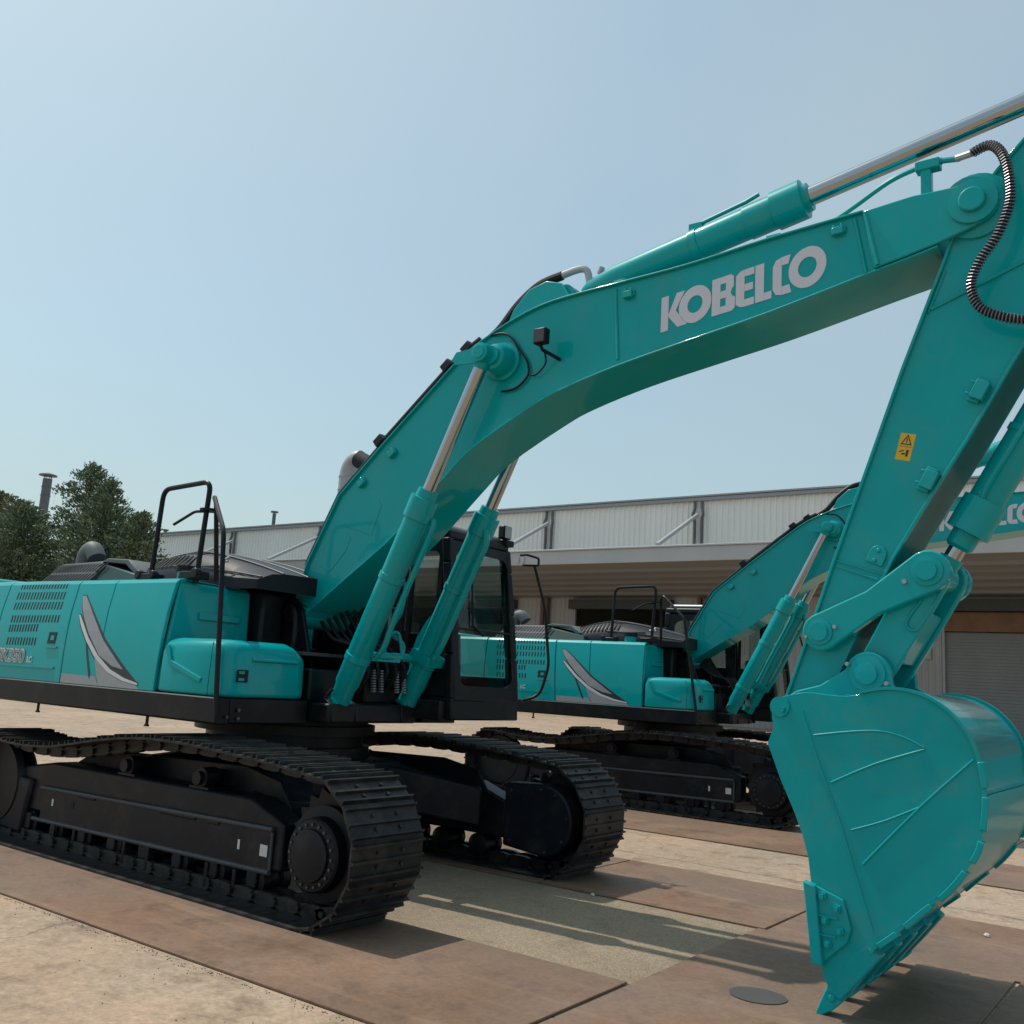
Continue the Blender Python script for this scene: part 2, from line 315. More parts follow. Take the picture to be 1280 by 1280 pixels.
# loose crumbs along plate edges: uncountable
mb = MB()
for i in range(2600):
    e = random.random()
    if e < .3: x, y = random.uniform(-1, 4.05), -.955+abs(random.gauss(0, .035))
    elif e < .55: x, y = random.uniform(-1, 4.05), .855-abs(random.gauss(0, .05))
    elif e < .72: x, y = 4.05-abs(random.gauss(0, .09)), random.uniform(-.95, .85)
    elif e < .96: x, y = random.uniform(-1, 5), -2.44-abs(random.gauss(0, .03))
    else: x, y = random.uniform(-1, 4.9), -2.5-abs(random.gauss(0, .7))
    r = random.uniform(.0015, .006); a = random.uniform(0, 3)
    mb.add([(x+r*math.cos(a+k*2.1), y+r*math.sin(a+k*2.1), .001) for k in range(3)]+[(x, y, r*1.1)], [(0, 1, 3), (1, 2, 3), (2, 0, 3)])
mb.build('gravel_crumbs', mat('crumb', (.16, .13, .09), .9, var=.5, vs=50), kind='stuff', label='loose dark grit along the plate edges', smooth=10)

# ------------------------------------------------------------------ warehouse
YF, YW, X0, X1 = 38.08, 42.97, -92., 34.
wh = empty('warehouse', (X0, YW, 0), 'long pale corrugated warehouse with a deep canopy behind the excavators', 'warehouse')
def wp(o):   # children keep world coords
    o.parent = wh; o.matrix_parent_inverse = Matrix.Translation((-X0, -YW, 0)); return o
openings = [(-88, -78), (-70, -60), (-52, -42), (-38, -28.6), (-24.4, -17.9), (-3.9, 6), (9, 16), (20, 27)]
xs = [X0]
for a, b in openings: xs += [a, b]
xs.append(X1)
mb = MB()
for a, b in zip(xs[::2], xs[1::2]):
    n = max(1, int((b-a)/.3)); 
    for i in range(n):
        u0, u1 = a+(b-a)*i/n, a+(b-a)*(i+1)/n; m_ = (u1-u0)*.55
        mb.add([(u0, YW, 0), (u0+m_, YW, 0), (u0+m_+.04, YW-.04, 0), (u1-.04, YW-.04, 0), (u1, YW, 0), (u0, YW, 8.3), (u0+m_, YW, 8.3), (u0+m_+.04, YW-.04, 8.3), (u1-.04, YW-.04, 8.3), (u1, YW, 8.3)],
               [(0, 1, 6, 5), (1, 2, 7, 6), (2, 3, 8, 7), (3, 4, 9, 8)])
mb.box(X0, X1, YW+.02, YW+.3, 6.1, 8.3)
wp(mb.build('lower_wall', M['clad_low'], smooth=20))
mb = MB(); n = int((X1-X0)/.34)
for i in range(n):
    u0, u1 = X0+(X1-X0)*i/n, X0+(X1-X0)*(i+1)/n; m_ = (u1-u0)*.5
    P = [(u0, 0), (u0+m_, 0), (u0+m_+.05, -.07), (u1-.05, -.07), (u1, 0)]
    mb.add([(x, YW+y, 8.3) for x, y in P]+[(x, YW+y, 12.1) for x, y in P], [(k, k+1, k+6, k+5) for k in range(4)])
wp(mb.build('upper_cladding', M['clad'], smooth=20))
wp(MB().box(X0, X1, YW-.25, YW+.05, 12.1, 12.32).build('gutter', M['roof_edge'], bevel=.04))
wp(MB().hexa([(X0, YW-.3, 12.33), (X1, YW-.3, 12.33), (X1, YW+40, 14.4), (X0, YW+40, 14.4), (X0, YW-.3, 12.42), (X1, YW-.3, 12.42), (X1, YW+40, 14.5), (X0, YW+40, 14.5)]).build('roof', M['roof_edge']))
wp(MB().box(X0, X1, YW+39.5, YW+39.8, 0, 14.3).box(X0, X0+.2, YW+.3, YW+39.4, 0, 12.3).box(X1-.2, X1, YW+.3, YW+39.4, 0, 12.3).build('end_wall', M['clad']))
wp(MB().box(X0, X1, YF-.12, YF, 8.05, 8.78).box(X0, X1, YF-.2, YF+.12, 8.785, 8.88).build('canopy_fascia', M['fascia'], bevel=.02))
cn = MB()
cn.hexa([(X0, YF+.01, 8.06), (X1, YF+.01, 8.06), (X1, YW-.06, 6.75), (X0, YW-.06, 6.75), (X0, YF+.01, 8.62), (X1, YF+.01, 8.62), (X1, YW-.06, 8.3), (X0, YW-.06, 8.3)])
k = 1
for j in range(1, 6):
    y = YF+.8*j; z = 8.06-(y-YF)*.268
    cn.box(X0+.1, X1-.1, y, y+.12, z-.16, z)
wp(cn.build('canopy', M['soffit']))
for x in (-73.4, -56.8, -46.6, -36.5, -26.4, -16.42, -6.3, 3.7, 13.7, 23.8):
    mb = MB()
    for dx in (-.22, .22):
        mb.tube(cr_([(x+dx, YW-.2, 12.05), (x+dx, YW-.2, 11.7), (x+dx*1.4, YW-.26, 11.3), (x+dx, YW-.2, 10.9), (x+dx, YW-.2, 8.35)], 4), .09, 8)
    wp(mb.build('downpipe', M['dim_metal']))
    wp(MB().cyl((x, YW-.3, 11.3), (x, YF-.02, 8.95), .11, 10).build('canopy_stay', M['fascia']))
for a, b in openings:
    d = MB()
    nz = 34
    for i in range(nz):
        z0 = 5.1*i/nz; z1 = 5.1*(i+1)/nz
        d.hexa([(a+.03, YW+.10, z0), (b-.03, YW+.10, z0), (b-.03, YW+.16, z0), (a+.03, YW+.16, z0), (a+.03, YW+.13, z1), (b-.03, YW+.13, z1), (b-.03, YW+.16, z1), (a+.03, YW+.16, z1)])
    dd = wp(d.build('shutter_door', M['shutter'] if a > -10 else M['opening'], smooth=20))
    f = MB().box(a+.01, a+.12, YW-.06, YW+.09, 0, 6.05).box(b-.12, b-.01, YW-.06, YW+.09, 0, 6.05).build('door_frame', M['roof_edge'], dd)
    if a > -10:
        MB().box(a+.13, b-.13, YW-.1, YW+.09, 5.13, 6.02).build('lintel_beam', M['wood'], dd)
    MB().box(a-.1, b+.1, YW-.5, YW-.061, 6.06, 6.6).build('shutter_box', M['opening'], dd)
for x in (-26.3, -16.0, -56.8, -6.6, 8):
    wp(MB().box(x-.22, x-.04, YW-.42, YW-.1, 0, 6.7).box(x+.06, x+.24, YW-.42, YW-.1, 0, 6.7).build('canopy_post', M['redpost'] if x < -10 else M['fascia']))
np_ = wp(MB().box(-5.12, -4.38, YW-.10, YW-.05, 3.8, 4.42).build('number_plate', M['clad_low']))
t = text('27', 'door_number', M['decal_dark'], np_, (-4.98, YW-.102, 3.9), .52, ext=.002, offset=.01); 
wp(MB().box(-25.15, -25.0, YF-.2, YF-.125, 8.18, 8.5).box(-24.8, -24.65, YF-.2, YF-.125, 8.18, 8.5).build('bracket', M['fascia']))
# roof ventilation duct (elbow) and thin flue
def pw(px, py): return px, py
dm = MB(); dm.tube([(-45.9, YW+1.2, 12.4), (-45.9, YW+1.2, 14.2), (-45.9, YW+1.2, 16.0)]+[(-45.9+1.05*(1-math.cos(a)), YW+1.2, 16.0+1.35*math.sin(a)) for a in [math.radians(q) for q in (15, 30, 45, 60, 75, 90, 100)]], .62, 16)
duct = empty('roof_duct', (-45.9, YW+1.2, 12.4), 'pale galvanised elbow duct rising from the warehouse roof left of the boom', 'duct')
def keep(o, root): o.parent = root; o.matrix_parent_inverse = Matrix.Translation(-root.location); return o
for z in (12.8, 13.9, 15.0, 16.0): dm.cyl((-45.9, YW+1.2, z-.04), (-45.9, YW+1.2, z+.04), .66, 16)
keep(dm.build('pipe', M['galv']), duct)
keep(MB().tube([(-44.85, YW+1.2, 17.3), (-43.6, YW+1.2, 16.7)], .66, 16).build('hood', M['hood_slot']), duct)
fl = empty('roof_flue', (-53.3, YW+.8, 12.4), 'thin dark flue pipe standing on the warehouse roof behind the handrails', 'flue')
keep(MB().cyl((-53.3, YW+.8, 12.3), (-53.3, YW+.8, 13.55), .14, 10).build('pipe', M['dim_metal']), fl)
keep(MB().cyl((-53.3, YW+.8, 13.62), (-53.3, YW+.8, 13.72), .3, 10).build('cap', M['dim_metal']), fl)
for x, lab in ((-67.2, 'small roof vent on the ridge of the warehouse nearest the trees'), (-59.5, 'small roof vent on the warehouse edge beside the thin flue')):
    MB().cyl((x, YW+.6, 12.3), (x, YW+.6, 12.75), .16, 8).cyl((x, YW+.6, 12.75), (x, YW+.6, 12.85), .28, 8).build('roof_vent', M['dim_metal'], label=lab, category='roof vent')

# ------------------------------------------------------------------ chimneys and trees at the left
def chimney(x, y, h, r, lab, cap=True):
    e = empty('chimney', (x, y, 0), lab, 'chimney', 'chimneys behind the trees')
    mb = MB().cyl((0, 0, 0), (0, 0, h), r, 18)
    for k in range(1, 5): mb.cyl((0, 0, h*k/5-.05), (0, 0, h*k/5+.05), r*1.08, 18)
    mb.cyl((0, 0, h-2.0), (0, 0, h-1.9), r*1.1, 18); mb.cyl((0, 0, h-1.0), (0, 0, h-.9), r*1.1, 18)
    mb.build('stack', M['dim_metal'], e)
    if cap:
        c = MB().lathe((0, 0, h+.35), (0, 0, 1), [(0, r*2.0), (.12, r*1.9), (.35, r*.3)], 16)
        for a in range(4): c.cyl((r*.8*math.cos(a*1.57), r*.8*math.sin(a*1.57), h-.1), (r*.9*math.cos(a*1.57), r*.9*math.sin(a*1.57), h+.4), .05, 6)
        c.build('rain_cap', M['dim_metal'], e)
chimney(-100.6, 50, 21.2, .50, 'tall grey capped chimney behind the trees at the far left')
chimney(-87.6, 50, 19.2, .55, 'shorter grey chimney half hidden by the tallest tree top', False)

def conifer(x, y, h, spread, lab, m, seed, lean=0):
    rnd = random.Random(seed)
    e = empty('conifer_tree', (x, y, 0), lab, 'tree', 'conifers beside the warehouse')
    tr = MB().tube([(0, 0, 0), (lean*.3, 0, h*.4), (lean*.7, 0, h*.75), (lean, 0, h)], .1, 8, rad=[.28, .2, .1, .02])
    lf = MB(); nb = 150
    for i in range(nb):
        t_ = (i+.5)/nb; z = h*(.06+.94*t_); fr = 1-t_
        L_ = spread*(fr**.78)*rnd.uniform(.5, 1.18)+.35; az = i*2.4+rnd.uniform(-.5, .5)
        up = .55*t_+rnd.uniform(-.12, .25)
        bx = lean*t_; tip = Vector((bx+L_*math.cos(az), L_*math.sin(az), z+L_*up)); base = Vector((bx, 0, z))
        tr.cyl(base, base+(tip-base)*.9, .045*fr+.012, 4, .006)
        ns = int(30+L_*42)
        for k in range(ns):
            s = rnd.uniform(.12, 1.0)**.75; c = base+(tip-base)*s
            wd = (.14+.34*(1-s)*min(L_, 2))
            c += Vector((rnd.gauss(0, wd), rnd.gauss(0, wd), rnd.gauss(-.05, wd*.45)))
            d = (tip-base).normalized()+Vector((rnd.uniform(-.8, .8), rnd.uniform(-.8, .8), rnd.uniform(-.25, .7))); d.normalize()
            ln = rnd.uniform(.16, .36); sd_ = d.cross(Vector((rnd.uniform(-1, 1), rnd.uniform(-1, 1), rnd.uniform(-1, 1)))).normalized()*rnd.uniform(.03, .07)
            lf.add([c-d*ln*.5, c+sd_, c+d*ln*.5, c-sd_], [(0, 1, 2, 3)])
    tr.build('trunk', M['bark'], e); lf.build('crown', M[m], e, smooth=1)
TR = [(-66.7, 29, 13.2, 5.6, 'dark conifer cut by the left edge of the picture', 'leaf_b', 1, 0),
      (-61.8, 28, 12.0, 5.0, 'brownish green conifer in front of the tall capped chimney', 'leaf_b', 2, .3),
      (-55.6, 25.5, 10.9, 5.0, 'bushy conifer just right of the brownish one, left of the tallest', 'leaf_a', 3, -.2),
      (-52.9, 28, 13.9, 4.8, 'tallest conifer with a pointed top, left of the exhaust pipe', 'leaf_a', 4, .1),
      (-50.2, 27.5, 12.4, 4.4, 'dark conifer directly right of the tallest one, above the exhaust pipe', 'leaf_a', 5, .5),
      (-47.8, 28, 10.3, 3.6, 'smallest conifer at the right end of the row, beside the warehouse wall', 'leaf_a', 7, 1.2),
      (-57.2, 22, 9.4, 5.4, 'low wide conifer at the left in front of the row', 'leaf_b', 6, 0)]
for a in TR: conifer(*a)

# ------------------------------------------------------------------ excavator
ex = empty('excavator', (0, 0, 0), 'large teal excavator in the foreground with its bucket resting on the steel plates', 'excavator', 'teal excavators parked in the yard')
T, K = M['teal'], M['black']

# ---- crawlers
def crawler(side):
    # side -1: near crawler (Y -1.6..-1.0), +1: far one (Y 1.0..1.6)
    yc = side*1.3; S = side
    def Y(a, b): return sorted((yc+S*a, yc+S*b))       # offsets outward from centre
    o0, o1 = Y(-.15, .065)
    fr = MB().prism([(-1.9, .27), (1.62, .25), (1.62, .56), (1.25, .69), (-1.3, .69), (-1.9, .60)], o0, o1)
    root = fr.build('track_frame', M['frame_black'], ex, bevel=.02)
    MB().prism([(-1.5, .60), (1.45, .60), (1.30, .80), (.9, .87), (-.5, .84), (-1.2, .74)], *Y(-.17, -.151)).build('inner_web', M['frame_black'], root, bevel=.01)
    # outer face beam with rounded lips
    a, b = Y(.155, .185)
    MB().prism([(-1.40, .215), (1.52, .244), (1.52, .512), (-1.40, .47)], *Y(.067, .08)).build('side_panel', M['frame_black'], root, bevel=.006)
    bb = MB().tube([(-1.42, yc+S*.08, .475), (1.53, yc+S*.08, .518)], .016, 8).tube([(-1.50, yc+S*.08, .212), (1.53, yc+S*.08, .240)], .018, 8).tube([(1.53, yc+S*.08, .50), (1.53, yc+S*.08, .26)], .011, 8)
    split(bb, 'panel_lip', M['grey'], root)
    # idler yoke cover at the rear end
    MB().prism([(-2.7, .12), (-1.62, .06), (-1.60, .30), (-1.55, .525), (-2.7, .60)], *Y(.0, .11)).build('idler_guard', M['frame_black'], root, bevel=.03)
    # small white marks and square hole
    ymk = yc+S*.082
    d = MB().box(1.42, 1.495, *sorted((ymk, ymk+S*.002)), .335, .41).box(1.185, 1.208, *sorted((ymk, ymk+S*.002)), .345, .41).box(-1.23, -1.205, *sorted((ymk, ymk+S*.002)), .345, .40)
    split(d, 'label_sticker', M['white'], root)
    MB().box(-.95, -.90, *sorted((ymk, ymk+S*.0015)), .36, .41).build('step_hole', M['hood_slot'], root)
    stp = MB().box(-.85, -.6, *sorted((yc+S*.06, yc+S*.09)), .455, .495).box(.25, .7, *sorted((yc+S*.06, yc+S*.09)), .47, .515).box(.83, .97, *sorted((yc+S*.06, yc+S*.09)), .47, .512); split(stp, 'step_pad', M['frame_black'], root, bevel=.01)
    # carrier rollers
    for x in (-.26, .66):
        m_ = MB().lathe((x, yc-S*.11, .765), (0, S, 0), [(0, .06), (.04, .075), (.16, .075), (.165, .05), (.20, .05)], 18)
        m_.box(x-.05, x+.05, *sorted((yc-S*.2, yc-S*.03)), .66, .82).box(x-.11, x+.11, *sorted((yc-S*.15, yc+S*.06)), .69, .705)
        m_.build('carrier_roller', M['frame_black'], root)
    # bottom rollers
    for i in range(8):
        x = -1.58+.42*i
        MB().lathe((x, yc-S*.21, .165), (0, S, 0), [(0, .06), (.02, .10), (.09, .10), (.10, .075), (.2, .075), (.21, .10), (.26, .10), (.27, .055), (.29, .055)], 16).build('track_roller', M['black'], root)
        MB().box(x-.05, x+.05, *Y(.05, .085), .12, .25).build('roller_bracket', M['frame_black'], root, bevel=.008)
    # track guides (U shaped)
    for x in (-.98, .03, 1.04):
        m_ = MB().box(x-.17, x-.135, *Y(.03, .10), .05, .215).box(x+.135, x+.17, *Y(.03, .10), .05, .215).box(x-.134, x+.134, *Y(.04, .09), .05, .10)
        m_.build('track_guide', M['frame_black'], root, bevel=.008)
    # sprocket + final drive + idler
    sp = []
    for i in range(42): r = .40 if i % 2 else .345; sp += [(2.06+r*math.cos(i*math.pi/21), .46+r*math.sin(i*math.pi/21))]
    s_ = MB().prism(sp, yc-.03, yc+.03).build('sprocket', M['black'], root)
    fd = MB().lathe((2.03, yc-S*.01, .435), (0, S, 0), [(0, .30), (.10, .30), (.11, .235), (.185, .23), (.20, .215), (.205, .165), (.222, .16), (.225, .15)], 40)
    fdr = fd.build('final_drive', M['frame_black'], root, smooth=25)
    bm = MB()
    for i in range(20):
        a_ = i*2*math.pi/20; c = Vector((2.03+.19*math.cos(a_), yc+S*.185, .435+.19*math.sin(a_))); bm.cyl(c, c+Vector((0, S*.018, 0)), .011, 6)
    split(bm, 'cover_bolt', M['bolt'], root)
    # inner motor cover
    ci = MB().prism(circ(2.10, .47, .29, -100, 100, 16)+[(1.70, .74), (1.70, .22)], *sorted((yc-S*.29, yc-S*.10))).build('motor_cover', M['frame_black'], root, bevel=.02)
    b2 = MB()
    for ang in (-80, -35, 10, 60, 95): b2.cyl((2.1+.25*math.cos(math.radians(ang)), yc-S*.28, .47+.25*math.sin(math.radians(ang))), (2.1+.25*math.cos(math.radians(ang)), yc-S*.305, .47+.25*math.sin(math.radians(ang))), .012, 6)
    b2.cyl((1.78, yc-S*.28, .68), (1.78, yc-S*.305, .68), .012, 6).cyl((1.78, yc-S*.28, .27), (1.78, yc-S*.305, .27), .012, 6); split(b2, 'cover_bolt', M['bolt'], root)
    MB().lathe((-2.1, yc-.12, .46), (0, 1, 0), [(0, .34), (.05, .37), (.08, .32), (.14, .32), (.16, .36), (.19, .33)], 28).build('idler_wheel', M['black'], root)
    # ---- chain of shoes along a closed path
    zoff = -.03
    top = [(2.16, .94), (1.66, .985), (1.2, 1.01), (.76, 1.03), (.3, 1.025), (-.1, .99), (-.5, .93), (-.95, .86), (-1.4, .835), (-1.8, .85), (-2.14, .87)]
    pth = [(2.10, .02), (1., .02), (0, .02), (-1., .02), (-2.0, .02)][::-1]
    pth += [(2.06+.475*math.cos(math.radians(q)), .485+.465*math.sin(math.radians(q))) for q in range(-80, 86, 12)]
    pth += top[1:-1]
    pth += [(-2.12+.45*math.cos(math.radians(q)), .46+.44*math.sin(math.radians(q))) for q in range(98, 268, 12)]
    pth = cr_(pth+[pth[0]], 6)
    P = [Vector(p) for p in pth]; D = [0]
    for i in range(1, len(P)): D.append(D[-1]+(P[i]-P[i-1]).length)
    tot = D[-1]; ns = 50; pit = tot/ns
    def at(s):
        s %= tot
        for i in range(1, len(D)):
            if D[i] >= s: t_ = (s-D[i-1])/max(1e-9, D[i]-D[i-1]); return P[i-1].lerp(P[i], t_)
        return P[-1]
    shoe_me = None; lk = MB(); bo = MB()
    for i in range(ns):
        a_, b_ = at(i*pit), at((i+1)*pit); c = (a_+b_)/2; d = (b_-a_).normalized(); nrm = Vector((d.y, -d.x))  # outward
        def W(u, v): q = c+d*u+nrm*v; return (q.x, q.y)
        h = pit*.5
        # plate with three grousers as one profile; outward v>0
        if shoe_me is None:
            prof = [(-h*.93, -.012), (h*1.0, -.012), (h*1.06, -.002), (h*1.06, .004), (h*.88, .004), (h*.86, .030), (h*.76, .030), (h*.72, .004), (.012, .004), (.008, .024), (-.008, .024), (-.012, .004), (-h*.66, .004), (-h*.70, .030), (-h*.80, .030), (-h*.84, .004), (-h*.93, .004)]
            o = MB().prism(prof, -.32, .32).build('track_shoe', M['shoe'], root, smooth=25); shoe_me = o.data
        else:
            o = bpy.data.objects.new('track_shoe', shoe_me); sc.collection.objects.link(o); o.parent = root
        o.matrix_basis = Matrix(((d.x, 0, nrm.x, c.x), (0, 1, 0, yc+S*.015), (d.y, 0, nrm.y, c.y), (0, 0, 0, 1)))
        for yy in (-.075, .075):
            lk.prism([W(u, v) for u, v in ((-h*1.1, -.085), (-h*.5, -.10), (h*.5, -.10), (h*1.1, -.085), (h*1.0, -.03), (h*.6, -.013), (-h*.6, -.013), (-h*1.0, -.03))], yc+yy-.022, yc+yy+.022)
        q = W(h, -.06); lk.cyl((q[0], yc-.12, q[1]), (q[0], yc+.12, q[1]), .022, 8)
        for yy in (-.11, .11):
            for uu in (-.04, .045): 
                q0 = W(uu, .003); q1 = W(uu, .016); bo.cyl((q0[0], yc+yy, q0[1]), (q1[0], yc+yy, q1[1]), .014, 6)
    lk.build('track_chain', M['shoe'], root); bo.build('shoe_bolts', M['shoe'], root, kind='stuff')
crawler(-1); crawler(1)
# ---- lower centre frame and slewing ring
uf = MB().box(-.75, .85, -.62, .62, .50, .86)
uf.build('centre_frame', M['frame_black'], ex, bevel=.03)
for s in (-1, 1):
    for fx in (-1, 1):
        a = Vector((fx*.55, s*.5)); b = Vector((fx*1.35, s*1.14)); d = (b-a).normalized(); n_ = Vector((-d.y, d.x))*.24
        P = [a-n_, a+n_, b+n_*.9, b-n_*.9]
        if s*fx < 0: P = P[::-1]
        m_ = MB().hexa([(p.x, p.y, z) for p, z in zip(P, (.5, .5, .34, .34) if s*fx > 0 else (.34, .34, .5, .5))]+[(p.x, p.y, z) for p, z in zip(P, (.85, .85, .66, .66) if s*fx > 0 else (.66, .66, .85, .85))])
        m_.build('side_leg', M['frame_black'], ex, bevel=.02)
MB().lathe((0, 0, .85), (0, 0, 1), [(0, .74), (.10, .74), (.105, .68), (.2, .68), (.205, .78), (.28, .78), (.285, .72), (.33, .72)], 48).build('slewing_ring', M['black'], ex, smooth=25)
# ---- upper deck
dk = MB().box(-2.3, .78, -1.36, 1.40, 1.17, 1.33)
dk.build('deck_frame', K, ex, bevel=.01)
sb = MB().prism([(-1.49, 1.175), (-1.46, 1.165), (-1.37, 1.165), (-1.37, 1.35), (-1.49, 1.352)], -3.2, .93, 'X')
sb.build('side_skirt', M['black'], ex, bevel=.008)
MB().box(.785, .93, -1.368, -.62, 1.17, 1.352).build('front_skirt', K, ex, bevel=.012)
MB().box(-3.2, .92, -1.495, -1.492, 1.347, 1.3555).build('skirt_edge', M['galv'], ex)
for x in (-1.55, .05): MB().cyl((x, -1.44, 1.10), (x, -1.44, 1.17), .012, 6).box(x-.02, x+.02, -1.45, -1.43, 1.09, 1.105).build('drain_cock', K, ex)
split(MB().cyl((.935, -1.30, 1.27), (.95, -1.30, 1.27), .014, 8).cyl((.935, -1.30, 1.21), (.95, -1.30, 1.21), .014, 8).cyl((.935, -1.40, 1.22), (.95, -1.40, 1.22), .012, 8), 'frame_bolt', M['bolt'], ex)
# ---- engine hood panels (right side); section leans inwards towards the top
SEC = [(-1.49, 1.358), (-1.476, 1.6), (-1.455, 1.80), (-1.43, 1.97), (-1.375, 2.205), (-1.345, 2.235), (-1.30, 2.247)]
def hood(x0, x1, name, th=.03, sh0=-.09, sh1=-.09, mat_=None):
    # panel between x0 and x1, edges lean forward with height
    outer = SEC; inner = [(y+th, z-(.02 if i > 4 else 0)) for i, (y, z) in enumerate(SEC)]
    ring = outer+inner[::-1]; vs = []
    for X, s_ in ((x0, sh0), (x1, sh1)):
        vs += [(X+s_*(z-1.36)/.87, y, z) for y, z in ring]
    n = len(ring); fs = [tuple(range(n)), tuple(range(2*n-1, n-1, -1))]+[(i, n+i, n+(i+1) % n, (i+1) % n) for i in range(n)]
    return MB().add(vs, fs).build(name, mat_ or T, ex, bevel=.006, smooth=22)
hood(-3.0, -2.405, 'side_panel', sh1=-.05)
door1 = hood(-2.393, -1.186, 'side_door', sh0=-.05)
door2 = hood(-1.174, -.628, 'side_door')
door3 = hood(-.620, .150, 'side_panel', sh1=-.03)
MB().box(-3.0, .01, -1.33, -.66, 1.34, 2.18).build('hood_interior', M['hood_slot'], ex)
# top lid of the hood and front wall
MB().hexa([(-3, -1.30, 2.215), (.08, -1.30, 2.215), (.02, -.66, 2.19), (-3, -.66, 2.19), (-3, -1.298, 2.246), (.115, -1.298, 2.246), (.10, -.64, 2.215), (-3, -.64, 2.215)]).build('hood_lid', T, ex, bevel=.01)
fw = MB().hexa([(.05, -1.46, 1.36), (.150, -1.476, 1.36), (.14, -.62, 1.36), (.05, -.62, 1.36), (.02, -1.30, 2.21), (.120, -1.345, 2.232), (.11, -.62, 2.21), (.02, -.62, 2.21)])
fwo = fw.build('hood_front', T, ex, bevel=.03, seg=3)
MB().box(.12, .150, -1.14, -.74, 1.93, 1.99).build('grab_recess', T, fwo, bevel=.008)
# vents, decals; helper maps (x, z) to the slanted panel surface
def surf(x, z, off=.0015):
    for (y0, z0), (y1, z1) in zip(SEC, SEC[1:]):
        if z0 <= z <= z1: return (x, y0+(y1-y0)*(z-z0)/(z1-z0)-off, z)
    return (x, SEC[0][0]-off, z)
def clipz(poly, z, keep_above):
    out = []; n = len(poly); sg = 1 if keep_above else -1
    for i in range(n):
        p, q = poly[i], poly[(i+1) % n]; dp, dq = (p[1]-z)*sg, (q[1]-z)*sg
        if dp >= 0: out.append(p)
        if dp*dq < 0: t_ = dp/(dp-dq); out.append((p[0]+(q[0]-p[0])*t_, z))
    return out
def decal(polys, name, material, parent, off, th=.0012):
    mb = MB(); zs = [SEC[0][1]-.1]+[z for y, z in SEC[1:-1]]+[3]
    for full in polys:
        for z0, z1 in zip(zs, zs[1:]):
            poly = clipz(full, z0, True)
            if len(poly) > 2: poly = clipz(poly, z1, False)
            if len(poly) < 3: continue
            n = len(poly)
            A = sum(poly[i][0]*poly[(i+1) % n][1]-poly[(i+1) % n][0]*poly[i][1] for i in range(n))
            if abs(A) < 1e-7: continue
            if A < 0: poly = poly[::-1]
            a = [surf(x, z, off) for x, z in poly]; b = [surf(x, z, off-th) for x, z in poly]
            mb.add(a+b, [tuple(range(n)), tuple(range(2*n-1, n-1, -1))]+[(i, n+i, n+(i+1) % n, (i+1) % n) for i in range(n)])
    return mb.build(name, material, parent, smooth=20)
rows = [((-2.235, 2.165), (-1.465, 2.168), .045, 17), ((-2.245, 2.068), (-1.450, 2.069), .068, 17), ((-2.230, 1.972), (-1.436, 1.980), .068, 17),
        ((-2.208, 1.855), (-1.420, 1.865), .064, 17), ((-2.201, 1.768), (-1.730, 1.780), .066, 11), ((-2.183, 1.652), (-1.705, 1.658), .068, 11)]
sl = []
for (xa, za), (xb, zb), hh, n in rows:
    for i in range(n):
        x = xa+(xb-xa)*i/(n-1); z = za+(zb-za)*i/(n-1); w_ = .021; ln = -.002
        sl.append([(x-w_/2, z), (x+w_/2, z), (x+w_/2+ln, z+hh), (x-w_/2+ln, z+hh)])
decal(sl, 'vent_slots', M['hood_slot'], door1, .0012)
decal([[(-2.37, 1.468), (-1.31, 1.468), (-1.31, 1.484), (-2.37, 1.484)]], 'pressed_ridge', T, door1, .012, .014); decal([[(-1.50, 1.645), (-1.32, 1.645), (-1.32, 1.657), (-1.50, 1.657)]], 'pressed_ridge', T, door1, .012, .014)
decal([[(-1.50, 1.68), (-1.375, 1.68), (-1.375, 1.78), (-1.50, 1.78)]], 'door_latch', M['teal_dark'], door1, .004, .004)
decal([[(-1.45, 1.71), (-1.40, 1.71), (-1.40, 1.75), (-1.45, 1.75)]], 'latch_button', M['teal'], door1, .007, .004)
# grey flash graphic
sA = [(-1.149, 2.10), (-1.095, 2.10), (-.951, 1.989), (-.649, 1.729), (-.293, 1.505), (-.45, 1.525), (-.665, 1.606), (-.879, 1.774), (-1.007, 1.899), (-1.09, 2.0)]
def off_poly(p, d):
    n = len(p); out = []
    A = sum(p[i][0]*p[(i+1) % n][1]-p[(i+1) % n][0]*p[i][1] for i in range(n)); sg = 1 if A > 0 else -1
    for i in range(n):
        a, b, c = Vector(p[i-1]), Vector(p[i]), Vector(p[(i+1) % n]); d1 = (b-a).normalized(); d2 = (c-b).normalized()
        nn = Vector((d1.y, -d1.x))+Vector((d2.y, -d2.x)); nn = nn.normalized()*d*sg; out.append((b.x+nn.x, b.y+nn.y))
    return out
sA2 = [(-1.155, 2.108), (-1.088, 2.108), (-.925, 1.99), (-.62, 1.74), (-.255, 1.515), (-.055, 1.405), (-.08, 1.40), (-.30, 1.455), (-.47, 1.51), (-.68, 1.60), (-.895, 1.765), (-1.02, 1.89), (-1.10, 2.0)]
decal([sA2], 'flash_shadow', M['decal_dark'], door3, .0014)
decal([sA], 'flash_blade', M['silver'], door3, .0026)
wl = [(-1.112, 1.94), (-1.08, 1.93), (-1.0, 1.86), (-.875, 1.745), (-.68, 1.605), (-.47, 1.50), (-.26, 1.44), (-.065, 1.408), (-.06, 1.393), (-.27, 1.415), (-.50, 1.475), (-.71, 1.58), (-.90, 1.72), (-1.04, 1.85)]
dl = [(x+.0, z) for x, z in off_poly(wl, .012)]
decal([dl], 'flash_outline', M['decal_dark'], door3, .0020); decal([wl], 'flash_line', M['white'], door3, .0032)
